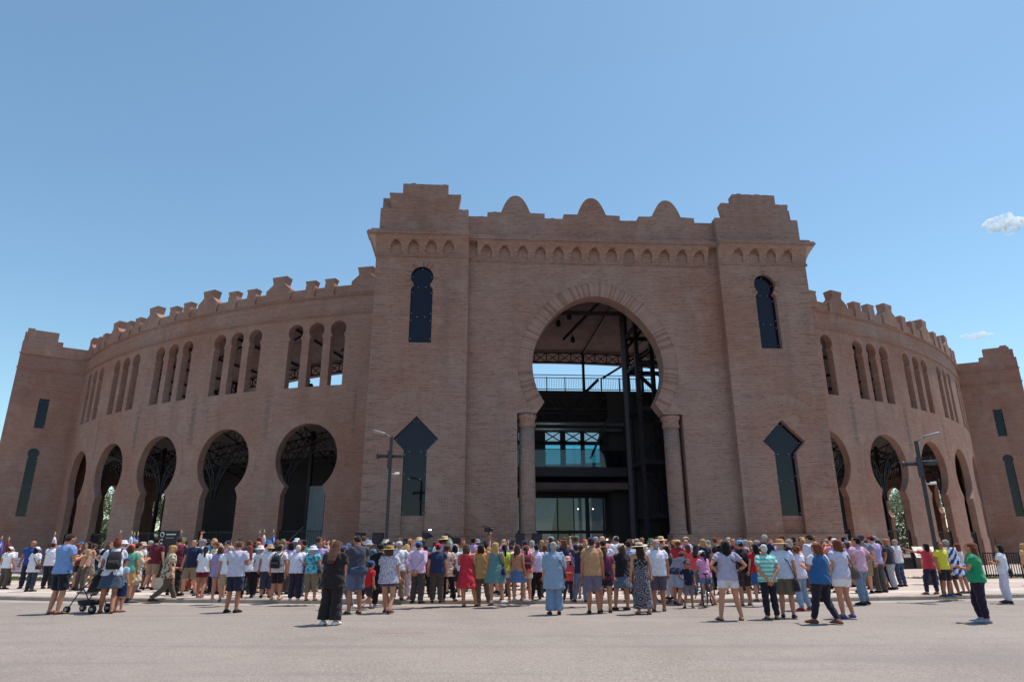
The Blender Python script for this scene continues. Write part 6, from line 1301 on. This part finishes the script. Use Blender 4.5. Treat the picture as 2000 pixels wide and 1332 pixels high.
# totem
g_ = ground_at(316, 1151, PLAZA_Z); o = empty('information_totem', (g_.x, g_.y, PLAZA_Z)); o.rotation_euler = (0, 0, R(14)); tag(o, 'dark information totem with white symbols behind the patterned blouse', 'sign')
mb = MB(); mb.box(-.36, .36, -.10, .10, 0, .42); mb.build('base', M['beige'], o); mb = MB(); mb.box(-.34, .34, -.06, .06, .423, 2.06); mb.build('panel', plain('totem_brown', (.035, .024, .026), .5), o)
mb = MB(); mb.tube([(-.24 + .06 * math.cos(a), -.066, 1.92 + .075 * math.sin(a)) for a in [2 * math.pi * i / 20 for i in range(21)]], .012, 6, caps=False); mb.build('ring_symbol', M['white'], o)
for x0, x1, z0, z1, nm in ((-.10, .22, 1.91, 1.95, 'title_line'), (-.10, .18, 1.80, 1.81, 'thin_line'), (-.27, -.2, 1.72, 1.77, 'symbol'), (-.27, -.2, 1.58, 1.64, 'symbol'), (-.30, -.16, 1.14, 1.16, 'thin_line')): mb = MB(); mb.box(x0, x1, -.066, -.061, z0, z1); mb.build(nm, M['white'], o)
t_ = link('lettering', text_mesh('Plaza', .15), o, None, M['white']); t_.matrix_local = Matrix.Translation((-.23, -.066, .86)) @ STAND @ Matrix.Rotation(R(-90), 4, 'Z')
# lectern sign
g_ = ground_at(1822, 1141, PLAZA_Z); o = empty('information_lectern', (g_.x, g_.y, PLAZA_Z)); o.rotation_euler = (0, 0, R(-20)); tag(o, 'low dark lectern sign with sloping panel right of the wide arch', 'sign')
mb = MB(); mb.box(-.20, .20, -.10, .10, 0, .95); mb.build('pedestal', plain('lectern_brown', (.06, .045, .045), .6), o)
mb = MB(); wall_panel(mb, [(-.45, .95), (.45, .95), (.45, 1.0), (-.45, 1.0)], [], lambda s, d, z: (s, -.32 + d, z + d * .62), .66); mb.build('sloping_panel', plain('lectern_top', (.09, .085, .09), .4), o)
for x0, x1, y0 in ((-.38, .3, -.22), (-.38, .38, -.08), (-.3, .2, .1)): mb = MB(); P0 = lambda x, y: (x, y, 1.006 + (y + .32) * .62); mb.add([P0(x0, y0), P0(x1, y0), P0(x1, y0 + .07), P0(x0, y0 + .07)]); mb.build('printed_block', plain('print_grey', (.22, .22, .24), .6), o)
mb = MB(); mb.tube([(.05 * math.cos(a), -.108, .80 + .05 * math.sin(a)) for a in [2 * math.pi * i / 18 for i in range(19)]], .010, 6, caps=False); mb.build('ring_symbol', M['white'], o)
# crowd barrier at the right edge
a_ = at_depth(1925, 1110, 33.0); b_ = at_depth(2030, 1110, 31.5); o = empty('barrier_fence', (a_.x, a_.y, PLAZA_Z)); tag(o, 'low black metal fence at the foot of the right corner tower', 'fence'); v = Vector((b_.x - a_.x, b_.y - a_.y, 0))
for z in (.12, 1.1): mb = MB(); mb.bar((0, 0, z), v + Vector((0, 0, z)), .05); mb.build('rail', M['black'], o)
for k in range(23): mb = MB(); p0 = v * (k / 22); mb.bar(p0 + Vector((0, 0, .0 if k % 5 == 0 else .12)), p0 + Vector((0, 0, 1.1)), .05 if k % 5 == 0 else .025); mb.build('post' if k % 5 == 0 else 'bar', M['black'], o)

# ------------------------------------------------------------------ trees beyond the ring, glimpsed through the arches
def tree(x, y, h, r, seed, label, n=2600, grp='trees beyond the bullring'):
    rt_ = random.Random(seed); o = empty('tree', (x, y, 0)); tag(o, label, 'tree', grp)
    mb = MB(); mb.tube([(0, 0, 0), (.1, .05, h * .25), (.0, .1, h * .55)], [.22, .17, .09], 9); tips = []
    for _ in range(9):
        a = rt_.uniform(0, 6.28); z0 = h * rt_.uniform(.25, .5); e = Vector((math.cos(a) * r * rt_.uniform(.4, .8), math.sin(a) * r * rt_.uniform(.4, .8), z0 + h * rt_.uniform(.15, .4))); mb.tube([(0, .05, z0), e * .5 + Vector((0, 0, z0 * .4)), e], [.09, .05, .02], 6); tips.append(e)
    mb.build('trunk', M['bark'], o)
    cl = [t + Vector((rt_.uniform(-.5, .5), rt_.uniform(-.5, .5), rt_.uniform(-.2, .6))) for t in tips for _ in range(3)] + [Vector((rt_.uniform(-.4, .4) * r, rt_.uniform(-.4, .4) * r, h * rt_.uniform(.6, .95))) for _ in range(10)]
    mb = MB()
    for _ in range(n):
        c = rt_.choice(cl); d = Vector((rt_.gauss(0, 1), rt_.gauss(0, 1), rt_.gauss(0, .8))); d = d.normalized() * rt_.uniform(.3, 1) * r * .33; p = c + d; s = rt_.uniform(.09, .2)
        u = Vector((rt_.gauss(0, 1), rt_.gauss(0, 1), rt_.gauss(0, 1))).normalized(); v = u.orthogonal().normalized()
        mb.add([p - u * s, p + v * s * .5, p + u * s, p - v * s * .5])
    mb.build('crown', M['leaf'], o)
for i, (px, d, h, r, lab) in enumerate(((150, 108, 13, 5.2, 'green tree seen through the leftmost arch'), (196, 112, 12, 5.4, 'green tree seen through the second arch from the left'), (285, 108, 12.0, 5.0, 'leafy tree glimpsed low in the third arch from the left'), (1822, 100, 14.0, 5.5, 'tree glimpsed through the arch behind the right lamp post'), (1768, 108, 13.0, 5.4, 'tree glimpsed in the wide arch on the right'))):
    q = at_depth(px, 1000, d); tree(q.x, q.y, h, r, 50 + i, lab, 6000)

# far-off belt of woodland that closes the view through the arches
fw = MB(); rw = random.Random(5)
for sg in (-1, 1):
    for _ in range(9000):
        a = R(sg * rw.uniform(23, 46)); d = rw.uniform(150, 168); top = 7.5 + 2.2 * math.sin(a * 41) + 1.4 * math.sin(a * 97 + 1); z = rw.uniform(0, 1) ** .8 * top; p = Vector((d * math.sin(a), d * math.cos(a), z)); s_ = rw.uniform(.35, .8)
        u = Vector((rw.gauss(0, 1), rw.gauss(0, 1), rw.gauss(0, 1))).normalized(); v = u.orthogonal().normalized(); fw.add([p - u * s_, p + v * s_ * .6, p + u * s_, p - v * s_ * .6])
tag(fw.build('far_woodland', M['leaf'], None, 'stuff'), 'far green belt of woodland glimpsed low through the outer arches', 'woodland')
# the row of trees across the road behind the photographer, mirrored in the dark windows
for i, (x, y, h, r_, lab) in enumerate(((-30, -36, 10.5, 4.6, 'broad tree mirrored at the left of the left kite window'), (-19, -33, 8.5, 3.8, 'lower tree mirrored at the right of the left kite window'), (28, -34, 9.0, 4.2, 'lower tree mirrored at the left of the right kite window'), (39, -37, 11.0, 4.8, 'tall tree mirrored at the right of the right kite window'))):
    tree(x, y, h, r_, 80 + i, lab, 2200, 'trees mirrored in the windows')
# ------------------------------------------------------------------ clouds
def cloud(px, py, D, wx, hz, seed, label, dens):
    c = at_depth(px, py, D); rc = random.Random(seed); o_me = MB()
    for _ in range(26):
        t = rc.uniform(-1, 1); k = 1 - abs(t) ** 1.6; ellip(o_me, (t * wx * .8, rc.uniform(-.3, .3) * wx, rc.uniform(-.25, .35) * hz * k), (wx * rc.uniform(.18, .34), wx * rc.uniform(.15, .3), hz * (.25 + .35 * k) * rc.uniform(.7, 1.1)))
    m, nt, b = mat_new('cloud_vapour'); nt.nodes.remove(b); vol = N(nt, 'ShaderNodeVolumePrincipled'); vol.inputs['Color'].default_value = (.97, .97, .98, 1); vol.inputs['Anisotropy'].default_value = .2
    g = N(nt, 'ShaderNodeTexCoord'); n = N(nt, 'ShaderNodeTexNoise', Scale=2.6 / wx, Detail=4.0, Roughness=.5); nt.links.new(g.outputs['Object'], n.inputs['Vector'])
    mr = N(nt, 'ShaderNodeMapRange'); nt.links.new(n.outputs[0], mr.inputs[0]); mr.inputs[1].default_value = .42; mr.inputs[2].default_value = .60; mr.inputs[3].default_value = 0; mr.inputs[4].default_value = dens
    nt.links.new(mr.outputs[0], vol.inputs['Density']); nt.links.new(vol.outputs[0], nt.nodes['Material Output'].inputs['Volume'])
    o = o_me.build('cloud', m); o.location = c; tag(o, label, 'cloud'); return o
cloud(1962, 438, 2600, 95, 62, 4, 'larger white cloud near the upper right edge of the sky', .07)
cloud(1908, 656, 2600, 68, 24, 9, 'small flat white cloud above the right corner tower', .06)
